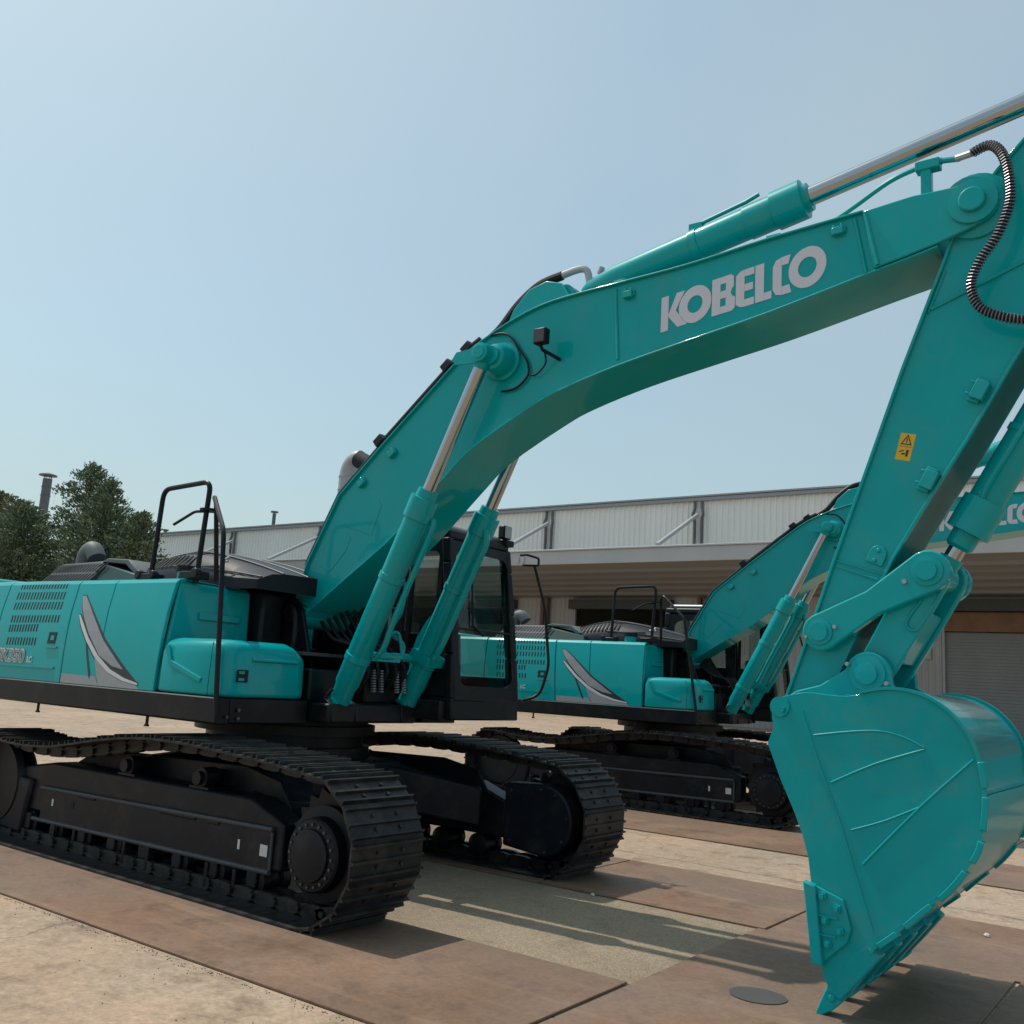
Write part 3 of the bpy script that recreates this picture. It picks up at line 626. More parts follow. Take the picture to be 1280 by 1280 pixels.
decal([[(-.715, 1.58), (-.68, 1.565), (-.50, 1.472), (-.28, 1.412), (-.08, 1.390), (-.03, 1.362), (-.60, 1.362), (-.64, 1.43)]], 'flash_foot', M['silver'], door3, .0026)
decal([[(-.90, 1.70), (-.86, 1.68), (-.74, 1.45), (-.735, 1.40), (-.76, 1.43)]], 'flash_tail', M['decal_dark'], door2, .0026)
decal([[(-1.165, 1.362), (-.60, 1.362), (-.66, 1.432), (-1.175, 1.438)]], 'skirt_stripe', M['silver'], door2, .0022)
# model lettering
ly = surf(0, 1.505)[1]
text('SK350', 'model_lettering', M['white'], door1, (-2.30, ly-.002, 1.508), .155, offset=.008, xs=1.18)
text('SK350', 'model_lettering', M['silver'], door1, (-2.30, ly-.0065, 1.508), .155, offset=-.001, xs=1.18)
text('LC', 'model_suffix', M['white'], door1, (-1.765, ly-.004, 1.510), .07, offset=.003)
# counterweight
cwp = [(-1.46, 1.2), (-1.49, 1.35), (-1.48, 1.9), (-1.40, 2.22), (-1.2, 2.3), (1.2, 2.3), (1.40, 2.22), (1.48, 1.9), (1.49, 1.35), (1.46, 1.2)]
MB().prism(cwp, -3.55, -3.015, 'X').build('counterweight', T, ex, bevel=.08, seg=4)
# left side hood (far side, mostly hidden)
MB().box(-3.0, -.45, .5, 1.45, 1.34, 2.2).build('left_hood', T, ex, bevel=.05)
MB().box(-3.0, -.42, -.6, .48, 1.34, 2.28).build('engine_bay', M['teal_dark'], ex, bevel=.03)
# ---- things on top of the hood
vb = MB().hexa([(-2.52, -1.10, 2.245), (-1.62, -1.10, 2.245), (-1.56, -.55, 2.245), (-2.46, -.55, 2.245), (-2.36, -.95, 2.46), (-1.66, -.95, 2.475), (-1.62, -.6, 2.475), (-2.36, -.6, 2.46)])
vbo = vb.build('intake_cover', M['grey'], ex, bevel=.012)
sm = MB()
for j in range(2):
    for i in range(16):
        u = i/15; t0, t1 = (.12, .46) if j == 0 else (.56, .9)
        x0, x1 = -2.47+.0+u*.80, -2.47+u*.80+.02
        def q(x, t_): return (x+.11*t_, -1.104+.15*t_-.0025, 2.245+.225*t_)
        A_, B_, C_, D_ = q(x0, t0), q(x1, t0), q(x1+.01, t1), q(x0+.01, t1)
        sm.add([A_, B_, C_, D_, *[(a[0], a[1]+.003, a[2]) for a in (A_, B_, C_, D_)]], [(0, 1, 2, 3), (7, 6, 5, 4), (0, 4, 5, 1), (1, 5, 6, 2), (2, 6, 7, 3), (3, 7, 4, 0)])
sm.build('cover_slots', M['hood_slot'], vbo)
MB().hexa([(-1.60, -1.06, 2.25), (-.98, -1.02, 2.25), (-.98, -.6, 2.25), (-1.58, -.6, 2.25), (-1.60, -.95, 2.44), (-1.02, -.98, 2.33), (-1.02, -.62, 2.36), (-1.58, -.62, 2.46)]).build('filter_housing', M['teal_dark'], ex, bevel=.012)
MB().prism([(-1.70, 2.47), (-1.58, 2.50), (-1.25, 2.48), (-1.1, 2.37), (-1.13, 2.34), (-1.3, 2.44)], -.95, -.6).build('filter_lid', M['dim_metal'], ex, bevel=.008)
MB().tube(cr_([(-2.37, -.72, 2.2), (-2.37, -.72, 2.50), (-2.34, -.72, 2.60), (-2.25, -.72, 2.63), (-2.17, -.72, 2.54)], 4), .088, 18, rad=None).build('exhaust_pipe', M['dim_metal'], ex)
# charcoal bonnet over the engine
bn = []
NX, NY = 14, 8
def bh(u, v):   # u 0..1 along X, v -1..1 across
    h_ = .34*math.sin(math.pi*min(1, (u*.9+.12)))**.7 if u < .4 else .34*(1-((u-.33)/.67)**1.5*.70)
    return 2.26+h_*(1-abs(v)**5*.75)
vs, fs = [], []
for i in range(NX+1):
    for j in range(NY+1):
        u = i/NX; v = -1+2*j/NY; vs.append((-1.38+u*1.86, -.28+v*.60, bh(u, v)))
for i in range(NX):
    for j in range(NY): a = i*(NY+1)+j; fs.append((a, a+NY+1, a+NY+2, a+1))
base = len(vs)
# skirt walls
edge = [(i, 0) for i in range(NX+1)]+[(NX, j) for j in range(1, NY+1)]+[(i, NY) for i in range(NX-1, -1, -1)]+[(0, j) for j in range(NY-1, 0, -1)]
for i, j in edge: p = vs[i*(NY+1)+j]; vs.append((p[0], p[1], 2.21))
ne = len(edge)
for k in range(ne):
    i, j = edge[k]; i2, j2 = edge[(k+1) % ne]; fs.append((i*(NY+1)+j, base+k, base+(k+1) % ne, i2*(NY+1)+j2))
bo = MB().add(vs, fs).build('engine_bonnet', M['bonnet'], ex, smooth=50)
sm = MB()
for j in range(3):
    for i in range(12):
        x = -1.24+i*.060; v0 = -.96+.22*j+.03; v1 = v0+.17
        def q(x_, v_): u = (x_+1.38)/1.86; return Vector((x_, -.28+v_*.60, bh(u, v_)+.004))
        A_, B_, C_, D_ = q(x, v0), q(x+.026, v0), q(x+.05, v1), q(x+.024, v1)
        dn = Vector((0, 0, -.006)); sm.add([A_, B_, C_, D_, A_+dn, B_+dn, C_+dn, D_+dn], [(0, 1, 2, 3), (7, 6, 5, 4), (0, 4, 5, 1), (1, 5, 6, 2), (2, 6, 7, 3), (3, 7, 4, 0)])
sm.build('bonnet_slots', M['hood_slot'], bo)
for v_ in (-.93, -.55, -.1, .35):
    MB().tube([(-1.38+u*1.86, -.28+v_*.60, bh(u, v_)+.002) for u in [k/14 for k in range(5, 15)]], .009, 6).build('bonnet_rib', M['grey'], bo)
MB().box(-.55, -.10, -.845, -.82, 2.34, 2.42).build('side_grille', M['grey'], bo, bevel=.005)
MB().tube(cr_([(.02, -.87, 2.30), (.03, -.89, 2.42), (.07, -.86, 2.48)], 3), .013, 6).tube([(-.02, -.88, 2.44), (.08, -.88, 2.44)], .01, 6).build('bonnet_latch', M['galv'], bo)
MB().cyl((-.25, -1.02, 2.24), (-.25, -1.02, 2.335), .085, 18).build('filler_neck', T, ex)
MB().cyl((-.25, -1.02, 2.335), (-.25, -1.02, 2.385), .10, 18).build('filler_cap', K, ex)
MB().box(.02, .24, -.60, -.36, 1.36, 2.22).box(-.1, .2, -.5, .3, 2.1, 2.24).build('boom_foot_cover', K, ex, bevel=.03)
# ---- handrails
def fillet(pts, r, k=5):
    out = [Vector(pts[0])]
    for i in range(1, len(pts)-1):
        p = Vector(pts[i]); a = (Vector(pts[i-1])-p); b = (Vector(pts[i+1])-p); ra = min(r, a.length*.45, b.length*.45)
        A_ = p+a.normalized()*ra; B_ = p+b.normalized()*ra
        for s in range(k+1): t_ = s/k; out.append((1-t_)**2*A_+2*(1-t_)*t_*p+t_*t_*B_)
    return out+[Vector(pts[-1])]
hr = MB().tube(fillet([(-.47, -1.22, 2.24), (-.43, -1.22, 3.02), (.20, -1.22, 3.045), (.15, -1.22, 2.22)], .09), .021, 10)
hr.build('handrail', K, ex)
MB().box(-.56, -.36, -1.28, -1.16, 2.245, 2.30).cyl((-.57, -1.29, 2.29), (-.57, -1.23, 2.29), .04, 10).cyl((-.37, -1.29, 2.29), (-.37, -1.23, 2.29), .035, 10).box(.0, .24, -1.28, -1.16, 2.245, 2.31).cyl((.2, -1.29, 2.29), (.2, -1.23, 2.29), .045, 10).build('rail_bracket', K, ex, bevel=.01)
MB().tube(fillet([(.25, -1.10, 2.24), (.27, -1.20, 2.87), (.33, -1.27, 2.905), (.70, -1.42, 2.585), (.93, -1.50, 1.36), (.93, -1.48, 1.22)], .07), .019, 10).build('handrail', K, ex)
mr = MB().tube(fillet([(.16, -1.22, 2.80), (.06, -1.24, 2.80), (-.12, -1.3, 2.69)], .03), .012, 8).lathe((.19, -1.2, 2.80), (0, 0, 1), [(0, .075), (.02, .075), (.025, .03)], 14)
mr.build('mirror_arm', K, ex)
# ---- tool box
tbx = MB()
P0 = [(.175, -1.478), (.80, -1.478), (.90, -1.41), (.925, -1.30), (.925, -.74), (.86, -.625), (.175, -.625)]
vs = [(x, y, 1.358) for x, y in P0]+[(x*1-.01 if x > .5 else x, y+(.0 if i > 2 else .01), 1.66) for i, (x, y) in enumerate(P0)]
P2 = [(.19, -1.44), (.76, -1.44), (.85, -1.38), (.875, -1.28), (.875, -.80), (.80, -.70), (.19, -.70)]
vs += [(x, y, 1.745) for x, y in P2]+[(x*.985, y*.99, 1.775) for x, y in [(.20, -1.40), (.72, -1.40), (.80, -1.35), (.825, -1.26), (.825, -.84), (.76, -.76), (.20, -.76)]]
n = 7; fs = [tuple(range(n))[::-1], tuple(range(3*n, 4*n))]
for L_ in range(3):
    for i in range(n): fs.append((L_*n+i, L_*n+(i+1) % n, (L_+1)*n+(i+1) % n, (L_+1)*n+i))
tb = MB().add(vs, fs).build('tool_box', T, ex, bevel=.03, seg=4, smooth=40)
MB().tube([(.79, -1.4775, 1.37), (.785, -1.468, 1.66), (.75, -1.437, 1.75)], .003, 6).build('seam', M['hood_slot'], tb)
MB().prism([(.24, 1.70), (.31, 1.56), (.70, 1.45), (.71, 1.485), (.33, 1.60), (.275, 1.72)], -1.490, -1.465).build('pressed_ridge', T, tb, bevel=.006)
MB().box(.912, .934, -1.20, -.76, 1.625, 1.65).build('pressed_ridge', T, tb, bevel=.008)
MB().box(.92, .932, -1.335, -1.235, 1.47, 1.56).build('latch', K, tb, bevel=.004)
MB().box(.928, .938, -1.325, -1.275, 1.53, 1.55).box(.928, .938, -1.325, -1.275, 1.48, 1.50).build('latch_mark', T, tb)
# ---- centre section under the boom: brackets, swivel block, hoses
bf = MB()
for s in (-1, 1): bf.prism([(-.25, 1.25), (.75, 1.25), (.55, 1.75), (.42, 2.10), (.30, 2.20), (.16, 2.14), (0, 1.8)], *sorted((s*.29, s*.33)))
bf.cyl((.30, -.36, 2.04), (.30, .36, 2.04), .075, 16)
bf.build('boom_foot_bracket', K, ex, bevel=.01)
MB().box(.6, 1.12, -.58, .46, 1.19, 1.34).box(.62, .9, -.60, -.1, 1.34, 1.60).box(.2, .75, .05, .45, 1.34, 1.72).box(.75, 1.0, -.08, .3, 1.34, 1.55).build('control_block', K, ex, bevel=.02)
MB().box(.42, .80, -.60, -.12, 1.70, 1.73).build('catwalk_plate', mat('dusty_black', (.06, .055, .055), .6, var=.3), ex, bevel=.005)
MB().cyl((1.02, -.56, 1.30), (1.02, .56, 1.30), .05, 14).build('cylinder_foot_pin', K, ex)
bl = MB()
for s in (-1, 1):
    for o_ in (-.13, .13): bl.prism([(.78, 1.2), (1.14, 1.2), (1.12, 1.33), (1.02, 1.385), (.92, 1.35)], s*.4+o_-.018, s*.4+o_+.018)
split(bl, 'cylinder_foot_bracket', K, ex, bevel=.008)
hz = MB()
for i in range(6):
    y = -.20+.09*i
    hz.tube(cr_([(.95, y, 1.42), (1.02+.02*i, y+.02, 1.62), (.9, y+.04, 1.80), (.7, y, 1.86), (.5, y*.8, 2.0+.03*i)], 5), .018, 8)
hz.tube(cr_([(.35, -.42, 1.55), (.50, -.46, 1.75), (.48, -.44, 2.0), (.36, -.40, 2.12), (.25, -.36, 2.05)], 5), .022, 8)
hz.tube(cr_([(.75, -.5, 1.35), (.95, -.55, 1.30), (1.02, -.52, 1.4), (1.06, -.5, 1.45)], 5), .014, 8)
hz.build('hydraulic_hoses', M['rubber'], ex)
sp_ = MB()
for i, (y, dx) in enumerate(((-.06, 0), (.02, .01), (.20, .02), (.28, .03))):
    for k in range(9): c = Vector((1.08+dx-.006*k, y+.004*k, 1.44+.021*k)); sp_.cyl(c, c+Vector((-.001, 0, .012)), .026, 8)
sp_.build('hose_guard_springs', M['spring'], ex)
tp = MB().tube(fillet([(1.22, -.36, 1.73), (1.24, -.1, 1.735), (1.20, .18, 1.74), (1.17, .32, 1.72)], .03), .032, 10).box(1.17, 1.25, -.28, .05, 1.69, 1.75)
tp.tube(cr_([(1.30, .0, 2.35), (1.28, -.02, 2.1), (1.14, .02, 1.95), (1.2, .12, 1.85), (1.22, .1, 1.74)], 5), .018, 8)
tp.tube(cr_([(1.18, -.08, 1.74), (1.17, -.02, 1.90), (1.20, .06, 1.93), (1.22, .1, 1.76)], 5), .014, 8)
tp.build('cross_pipe', T, ex)

# ---- cab
def cabpt(u, v, z):   # u: 0 rear..1 front at this height, v: 0 right..1 left
    zf = (z-1.24)/1.8
    xr, xf = -.32, 1.47-.22*max(0, zf)**1.3
    yr, yl = .50+.03*zf, 1.47-.04*zf
    return Vector((xr+(xf-xr)*u, yr+(yl-yr)*v, z))
cb = MB()
def bar(pts, r): cb.tube(pts, r, 8)
def hexbar(a, b, wx, wy): 
    vs = [a+Vector((sx*wx, sy*wy, 0)) for sx, sy in ((-1, -1), (1, -1), (1, 1), (-1, 1))]+[b+Vector((sx*wx, sy*wy, 0)) for sx, sy in ((-1, -1), (1, -1), (1, 1), (-1, 1))]
    cb.hexa(vs)
Zs = [1.42, 1.8, 2.2, 2.6, 2.82]
for (u, v, wx, wy) in ((.975, .03, .045, .035), (.975, .965, .05, .04), (.02, .03, .05, .035), (.02, .97, .05, .035), (.52, .97, .03, .03), (.60, .03, .04, .025)):
    for a, b in zip(Zs, Zs[1:]): hexbar(cabpt(u, v, a), cabpt(u, v, b), wx, wy)
cb.hexa([cabpt(0, 0, 1.24), cabpt(1, 0, 1.24), cabpt(1, 1, 1.24), cabpt(0, 1, 1.24), cabpt(0, 0, 1.43), cabpt(1, 0, 1.43), cabpt(1, 1, 1.43), cabpt(0, 1, 1.43)])
cabo = cb.build('cab', M['black'], ex, bevel=.018, seg=3)
def cabx(name, pts8, m_, bevel=.012): return MB().hexa(pts8).build(name, m_, cabo, bevel=bevel)
def slab(u0, u1, v0, v1, z0, z1): return [cabpt(u0, v0, z0), cabpt(u1, v0, z0), cabpt(u1, v1, z0), cabpt(u0, v1, z0), cabpt(u0, v0, z1), cabpt(u1, v0, z1), cabpt(u1, v1, z1), cabpt(u0, v1, z1)]
# roof
cabx('roof_rim', slab(-.01, 1.0, 0, 1, 2.80, 2.90), M['black'], .03)
cabx('roof', slab(.03, .96, .03, .97, 2.90, 2.955), M['galv'], .03)  # pale sheet colour paints in the sky's reflection on the roof
cabx('lower_side_panel', slab(.03, .965, -.004, .035, 1.43, 1.72), M['black'])
cabx('lower_left_panel', slab(.03, .62, .965, 1.0, 1.43, 2.02), M['black']); cabx('lower_left_panel', slab(.625, .965, .965, 1.0, 1.43, 1.62), M['black'])
cabx('rear_panel', slab(-.01, .02, .03, .97, 1.43, 2.0), M['black'])
cabx('front_sill', slab(.975, 1.003, .02, .98, 1.40, 1.50), M['black'])
# front window surround with rounded corners: ring built in (v,z)
def rrect(v0, v1, z0, z1, r, n=6):
    o = []
    for cx, cz, a0 in ((v1-r, z1-r, 0), (v0+r, z1-r, 90), (v0+r, z0+r, 180), (v1-r, z0+r, 270)):
        for k in range(n+1): a_ = math.radians(a0+90*k/n); o.append((cx+r*math.cos(a_), cz+r*math.sin(a_)))
    return o
def ring(outer, inner, place, th, name, m_):
    n = len(outer); vs = [place(*p, 0) for p in outer]+[place(*p, 0) for p in inner]+[place(*p, th) for p in outer]+[place(*p, th) for p in inner]
    fs = []
    for i in range(n):
        j = (i+1) % n
        fs += [(i, j, n+j, n+i), (2*n+i, 3*n+i, 3*n+j, 2*n+j), (i, 2*n+i, 2*n+j, j), (n+i, n+j, 3*n+j, 3*n+i)]
    return MB().add(vs, fs).build(name, m_, cabo, smooth=30)
fp = lambda y, z, t_: cabpt(1.0, 0, z).xyz*0+Vector((cabpt(1.0, 0, z).x-.03+t_, y, z))
ring(rrect(.53, 1.43, 1.44, 2.80, .05), rrect(.60, 1.37, 1.53, 2.72, .10), fp, .035, 'front_window_frame', M['black'])
def pane(name, poly, place, th=.006):
    n = len(poly); vs = [place(*p, 0) for p in poly]
    return MB().add(vs, [tuple(range(n))]).build(name, M['glass'], cabo, smooth=60)
pane('windscreen', rrect(.60, 1.37, 2.035, 2.72, .10), lambda y, z, t_: fp(y, z, .015))
pane('lower_windscreen', rrect(.60, 1.37, 1.53, 2.015, .08), lambda y, z, t_: fp(y, z, .015))
MB().tube([fp(.56, 2.025, .016), fp(1.42, 2.025, .016)], .012, 6).build('glazing_bar', K, cabo)
sp1 = lambda x, z, t_: Vector((x, cabpt(0, 0, z).y+.0+t_, z))
ring(rrect(-.26, .82, 1.70, 2.80, .05), rrect(-.18, .74, 1.80, 2.70, .12), sp1, .03, 'side_window_frame', M['black'])
ring(rrect(.86, 1.24, 1.70, 2.80, .04), rrect(.90, 1.19, 1.78, 2.70, .06), sp1, .03, 'side_window_frame', M['black'])
pane('side_window', rrect(-.18, .74, 1.80, 2.70, .12), lambda x, z, t_: sp1(x, z, .015))
pane('side_window', rrect(.90, 1.19, 1.78, 2.70, .06), lambda x, z, t_: sp1(x, z, .015))
lp1 = lambda x, z, t_: Vector((x, cabpt(0, 1, z).y-.03+t_, z))
pane('door_window', rrect(-.2, .5, 2.03, 2.76, .08), lambda x, z, t_: lp1(x, z, .01))
pane('door_window', rrect(.76, 1.26, 1.63, 2.76, .08), lambda x, z, t_: lp1(x, z, .01))
pane('rear_window', rrect(.58, 1.40, 2.02, 2.74, .08), lambda y, z, t_: Vector((-.31, y, z)))
# wiper, seat, console, lamp, cab handrail
MB().tube([fp(.80, 2.05, .035), fp(.83, 2.70, .035)], .009, 6).tube([fp(.80, 2.06, .035), fp(.95, 1.98, .035)], .012, 6).build('wiper', K, cabo)
MB().box(.05, .60, .72, 1.22, 1.55, 1.70).hexa([Vector(p) for p in ((.02, .74, 1.70), (.14, .74, 1.70), (.14, 1.20, 1.70), (.02, 1.20, 1.70), (-.14, .78, 2.28), (-.04, .78, 2.28), (-.04, 1.16, 2.28), (-.14, 1.16, 2.28))]).hexa([Vector(p) for p in ((-.14, .86, 2.30), (-.04, .86, 2.30), (-.04, 1.08, 2.30), (-.14, 1.08, 2.30), (-.18, .88, 2.50), (-.08, .88, 2.50), (-.08, 1.06, 2.50), (-.18, 1.06, 2.50))]).build('seat', M['seat'], cabo, bevel=.05, seg=3)
MB().box(.15, .75, .58, .70, 1.43, 1.86).box(.15, .75, 1.24, 1.36, 1.43, 1.86).box(1.0, 1.2, .62, .82, 1.43, 1.95).box(.95, 1.12, .58, .64, 1.95, 2.12).build('console', M['seat'], cabo, bevel=.02)
MB().tube([(.68, .64, 1.86), (.72, .65, 2.0)], .018, 8).tube([(.68, 1.30, 1.86), (.72, 1.29, 2.0)], .018, 8).tube([(1.1, .93, 1.45), (1.02, .93, 1.85)], .012, 8).tube([(1.1, 1.05, 1.45), (1.02, 1.05, 1.85)], .012, 8).build('control_levers', K, cabo)
wl_ = MB().box(1.20, 1.28, 1.34, 1.46, 2.93, 3.06).build('work_lamp', K, cabo, bevel=.015)
MB().box(1.281, 1.285, 1.35, 1.45, 2.94, 3.05).build('lens', M['galv'], wl_)
MB().box(1.16, 1.30, 1.36, 1.48, 2.86, 2.92).cyl((1.24, 1.4, 2.92), (1.24, 1.4, 2.94), .02, 8).build('lamp_bracket', K, cabo, bevel=.01)
MB().tube(fillet([(1.40, 1.46, 2.78), (1.40, 1.56, 2.80), (1.50, 1.62, 2.77), (1.50, 1.62, 2.70), (1.40, 1.50, 2.69)], .02), .011, 8).tube(fillet([(1.48, 1.58, 2.70), (1.60, 1.62, 2.3), (1.68, 1.62, 1.75), (1.62, 1.58, 1.48), (1.50, 1.47, 1.42)], .08), .014, 8).build('cab_handrail', K, cabo)
MB().box(.89, .90, .49, .5, 1.3, 1.31).box(1.05, 1.20, .492, .4985, 1.30, 1.37).build('info_sticker', M['white'], cabo)
MB().box(.3, 1.40, .42, .495, 1.235, 1.40).build('cab_floor_edge', K, ex, bevel=.01)

# ---- boom
BT = [(.235, 2.10), (.36, 2.50), (.678, 3.075), (1.117, 3.459), (1.65, 3.899), (1.901, 4.100), (2.119, 4.225), (2.462, 4.365), (2.793, 4.440), (3.315, 4.468), (3.917, 4.494), (4.49, 4.55), (5.10, 4.590)]
BB = [(5.53, 4.272), (5.36, 4.232), (5.165, 4.192), (4.497, 4.049), (3.934, 3.952), (3.377, 3.853), (2.908, 3.738), (2.627, 3.632), (2.111, 3.371), (1.839, 3.149), (1.442, 2.788), (1.213, 2.612), (.802, 2.341), (.44, 2.097)]
bt = BT[:4]+cr_(BT[4:], 4); bb_ = cr_(BB, 4)
side = bt+[(5.40, 4.60), (5.44, 4.45)]+bb_+[(.36, 1.99), (.26, 1.965), (.22, 2.02)]
boom = MB().prism(side, -.235, .235).build('boom', T, ex, smooth=25)
for q_ in (bt, bb_): MB().strip(q_, -.262, .262, .014).build('flange_plate', T, boom, bevel=.004)
tip = [(5.10, 4.592), (5.396, 4.617), (5.62, 4.612)]+circ(5.73, 4.488, .135, 100, -70, 12)+[(5.70, 4.33), (5.55, 4.284), (5.36, 4.240), (5.165, 4.200)]
tp_ = MB()
for s in (-1, 1): MB().prism(tip, *sorted((s*.235, s*.268))).build('boom_tip', T, boom, bevel=.008)


# foot casting and recessed panels
MB().prism([(.24, 2.13), (.38, 2.12), (.45, 2.10), (.37, 2.0), (.26, 1.97), (.21, 2.03)], -.275, .275).cyl((.30, -.285, 2.04), (.30, .285, 2.04), .10, 20).build('foot_casting', T, boom, bevel=.01)
MB().tube([(.255, -.238, 2.19), (.425, -.238, 2.115)], .012, 6).build('weld_bead', T, boom)
for n_, pl in (('a', [(.62, 2.42), (.47, 2.50), (.60, 2.76), (.78, 2.76), (.84, 2.72), (.80, 2.60)]), ('b', [(.74, 2.82), (.86, 3.02), (1.13, 3.02), (1.17, 2.97), (1.08, 2.72)])):
    MB().prism(pl, -.2385, -.234).build('doubler_plate', T, boom, bevel=.003)
# vertical ribs
MB().tube([(3.335, -.238, 4.44), (3.375, -.238, 3.90)], .012, 6).build('weld_rib', T, boom)
split(MB().tube([(5.115, -.272, 4.575), (5.19, -.272, 4.215)], .013, 6).tube([(5.045, -.240, 4.57), (5.115, -.240, 4.19)], .010, 6), 'weld_rib', T, boom)
# pin bosses
for s in (-1, 1):
    m_ = MB().lathe((2.36, s*.235, 4.035), (0, s, 0), [(0, .155), (.03, .155), (.035, .125), (.10, .12), (.15, .10), (.16, .075), (.19, .072)], 28)
    m_.build('cylinder_boss', T, boom, smooth=28)
    MB().lathe((2.30, s*.44, 4.05), (0, s, 0), [(0, .075), (.045, .075), (.05, .05), (.058, .05)], 20).prism([(2.30, 4.10), (2.06, 4.085), (2.02, 4.03), (2.06, 3.985), (2.28, 3.97)], *sorted((s*.455, s*.47))).build('pin_cap', T, boom, smooth=30)
    MB().lathe((5.73, s*.268, 4.488), (0, s, 0), [(0, .135), (.022, .135), (.024, .075), (.05, .072), (.055, .065)], 28).build('tip_pin', T, boom, smooth=30)
MB().cyl((2.30, -.46, 4.05), (2.30, .46, 4.05), .045, 12).build('pin_shaft', T, boom)
# lug for the arm cylinder
for_l = [(2.30, 4.37), (2.36, 4.50), (2.50, 4.635), (2.66, 4.675), (2.80, 4.63), (2.90, 4.48), (2.95, 4.44)]
lg = MB()
for s in (-1, 1): MB().prism(for_l, s*.14-.02, s*.14+.02).build('arm_cylinder_lug', T, boom, bevel=.008)
# clamps and studs on the near side
def clamp(x, z, par, y, ang=0, s=1.0):
    m_ = MB().box(-.045*s, .045*s, -.05*s, 0, -.03*s, .03*s).box(-.06*s, .06*s, -.02*s, 0, -.015*s, .04*s)
    for dx in (-.03, .03): m_.cyl((dx*s, -.03*s, .03*s), (dx*s, -.03*s, .055*s), .009, 6)
    o = m_.build('pipe_clamp', M['teal'], par, bevel=.004); o.location = (x, y, z); o.rotation_euler = (0, ang, 0); return o
for x, z, a_ in ((.93, 3.17, -.7), (1.255, 3.40, -.7), (3.45, 4.37, -.05), (4.945, 4.50, -.05)): clamp(x, z, boom, -.236, a_, .8)
# pipes and hoses along the top edge (two steel lines, rubber at the bend)
def offs(pts, d, y): 
    o = []
    for i, p in enumerate(pts):
        a = Vector(pts[max(i-1, 0)]); b = Vector(pts[min(i+1, len(pts)-1)]); t_ = (b-a).normalized(); o.append((p[0]-t_.y*d, y, p[1]+t_.x*d))
    return o
def fine(p): return [tuple(Vector(a).lerp(Vector(b), k/4)) for a, b in zip(p, p[1:]) for k in range(4)]+[p[-1]]
for yy_ in (-.225, -.09, .06): MB().tube([(.31, yy_, 2.36)]+offs(fine(BT[1:5]), .040, yy_), .020, 8).build('steel_pipe', M['teal_dark'], boom)
for yy_, a__, d__ in ((-.225, 3, .050), (-.12, 4, .070)): MB().tube(offs(fine(BT[a__:5])[:-1]+cr_(BT[4:7], 5), d__, yy_), .024, 8).build('upper_hose', M['rubber'], boom)
for x, z in ((1.09, 3.52), (1.78, 4.08), (1.98, 4.20)): 
    o = MB().box(-.05, .05, -.09, .05, -.02, .05).build('hose_clamp', K, boom, bevel=.006); o.location = (x, -.17, z); o.rotation_euler = (0, -.7, 0)
MB().tube(cr_([(1.95, -.15, 4.19), (2.20, -.14, 4.34), (2.36, -.10, 4.55), (2.53, -.06, 4.70), (2.72, -.03, 4.755)], 6), .037, 10).build('supply_hose', M['rubber'], boom)
MB().tube(cr_([(2.72, -.03, 4.755), (2.86, -.01, 4.785), (2.93, 0, 4.76), (2.96, 0, 4.64)], 3), .028, 10).build('hose_fitting', M['galv'], boom)
MB().tube(cr_([(2.10, -.20, 4.27), (2.26, -.255, 4.27), (2.40, -.262, 4.24), (2.52, -.255, 4.10), (2.60, -.255, 3.98), (2.60, -.255, 3.88), (2.50, -.255, 3.80), (2.36, -.255, 3.79)], 6), .009, 6).tube(cr_([(2.60, -.255, 3.96), (2.63, -.26, 3.89), (2.70, -.27, 3.88), (2.78, -.28, 3.95), (2.80, -.33, 4.02)], 5), .007, 6).build('lamp_cable', M['rubber'], boom)
bl_ = MB().box(2.755, 2.865, -.43, -.36, 4.055, 4.175).build('boom_work_lamp', K, boom, bevel=.012)
MB().box(2.765, 2.855, -.4335, -.4305, 4.065, 4.165).build('lens', M['grey'], bl_)
MB().tube([(2.80, -.40, 4.06), (2.81, -.37, 4.02), (2.88, -.24, 3.975)], .014, 8).build('lamp_arm', K, bl_)
# small fittings on the top flange
for x, z in ((3.34, 4.50), (4.50, 4.58)): MB().box(x-.05, x+.05, -.2, -.05, z-.01, z+.03).cyl((x-.02, -.12, z+.03), (x-.02, -.12, z+.05), .015, 6).build('pipe_bracket', T, boom, bevel=.005)
# bracket, steel line and spring-wrapped hose at the tip
MB().box(5.44, 5.50, -.26, -.20, 4.58, 4.80).box(5.40, 5.54, -.26, -.18, 4.58, 4.61).box(5.41, 5.55, -.27, -.19, 4.77, 4.83).build('hose_bracket', T, boom, bevel=.006)
MB().tube(cr_([(4.75, -.10, 4.60), (5.0, -.16, 4.68), (5.25, -.22, 4.77), (5.42, -.235, 4.805)], 5), .016, 8).tube([(5.42, -.235, 4.805), (5.56, -.24, 4.81)], .022, 8).tube([(5.56, -.24, 4.81), (5.66, -.25, 4.79)], .018, 8).build('steel_line', T, boom)
MB().tube([(5.64, -.25, 4.795), (5.74, -.27, 4.795)], .021, 8).build('hose_fitting', M['galv'], boom)
hp = cr_([(5.73, -.27, 4.795), (5.83, -.32, 4.79), (5.90, -.36, 4.70), (5.935, -.38, 4.55), (5.935, -.38, 4.38), (5.87, -.38, 4.20), (5.775, -.37, 4.07), (5.725, -.36, 3.94), (5.765, -.35, 3.81), (5.87, -.34, 3.74), (6.0, -.33, 3.70), (6.2, -.32, 3.70)], 8)
MB().tube(hp, .020, 10).build('spring_hose', M['rubber'], boom)
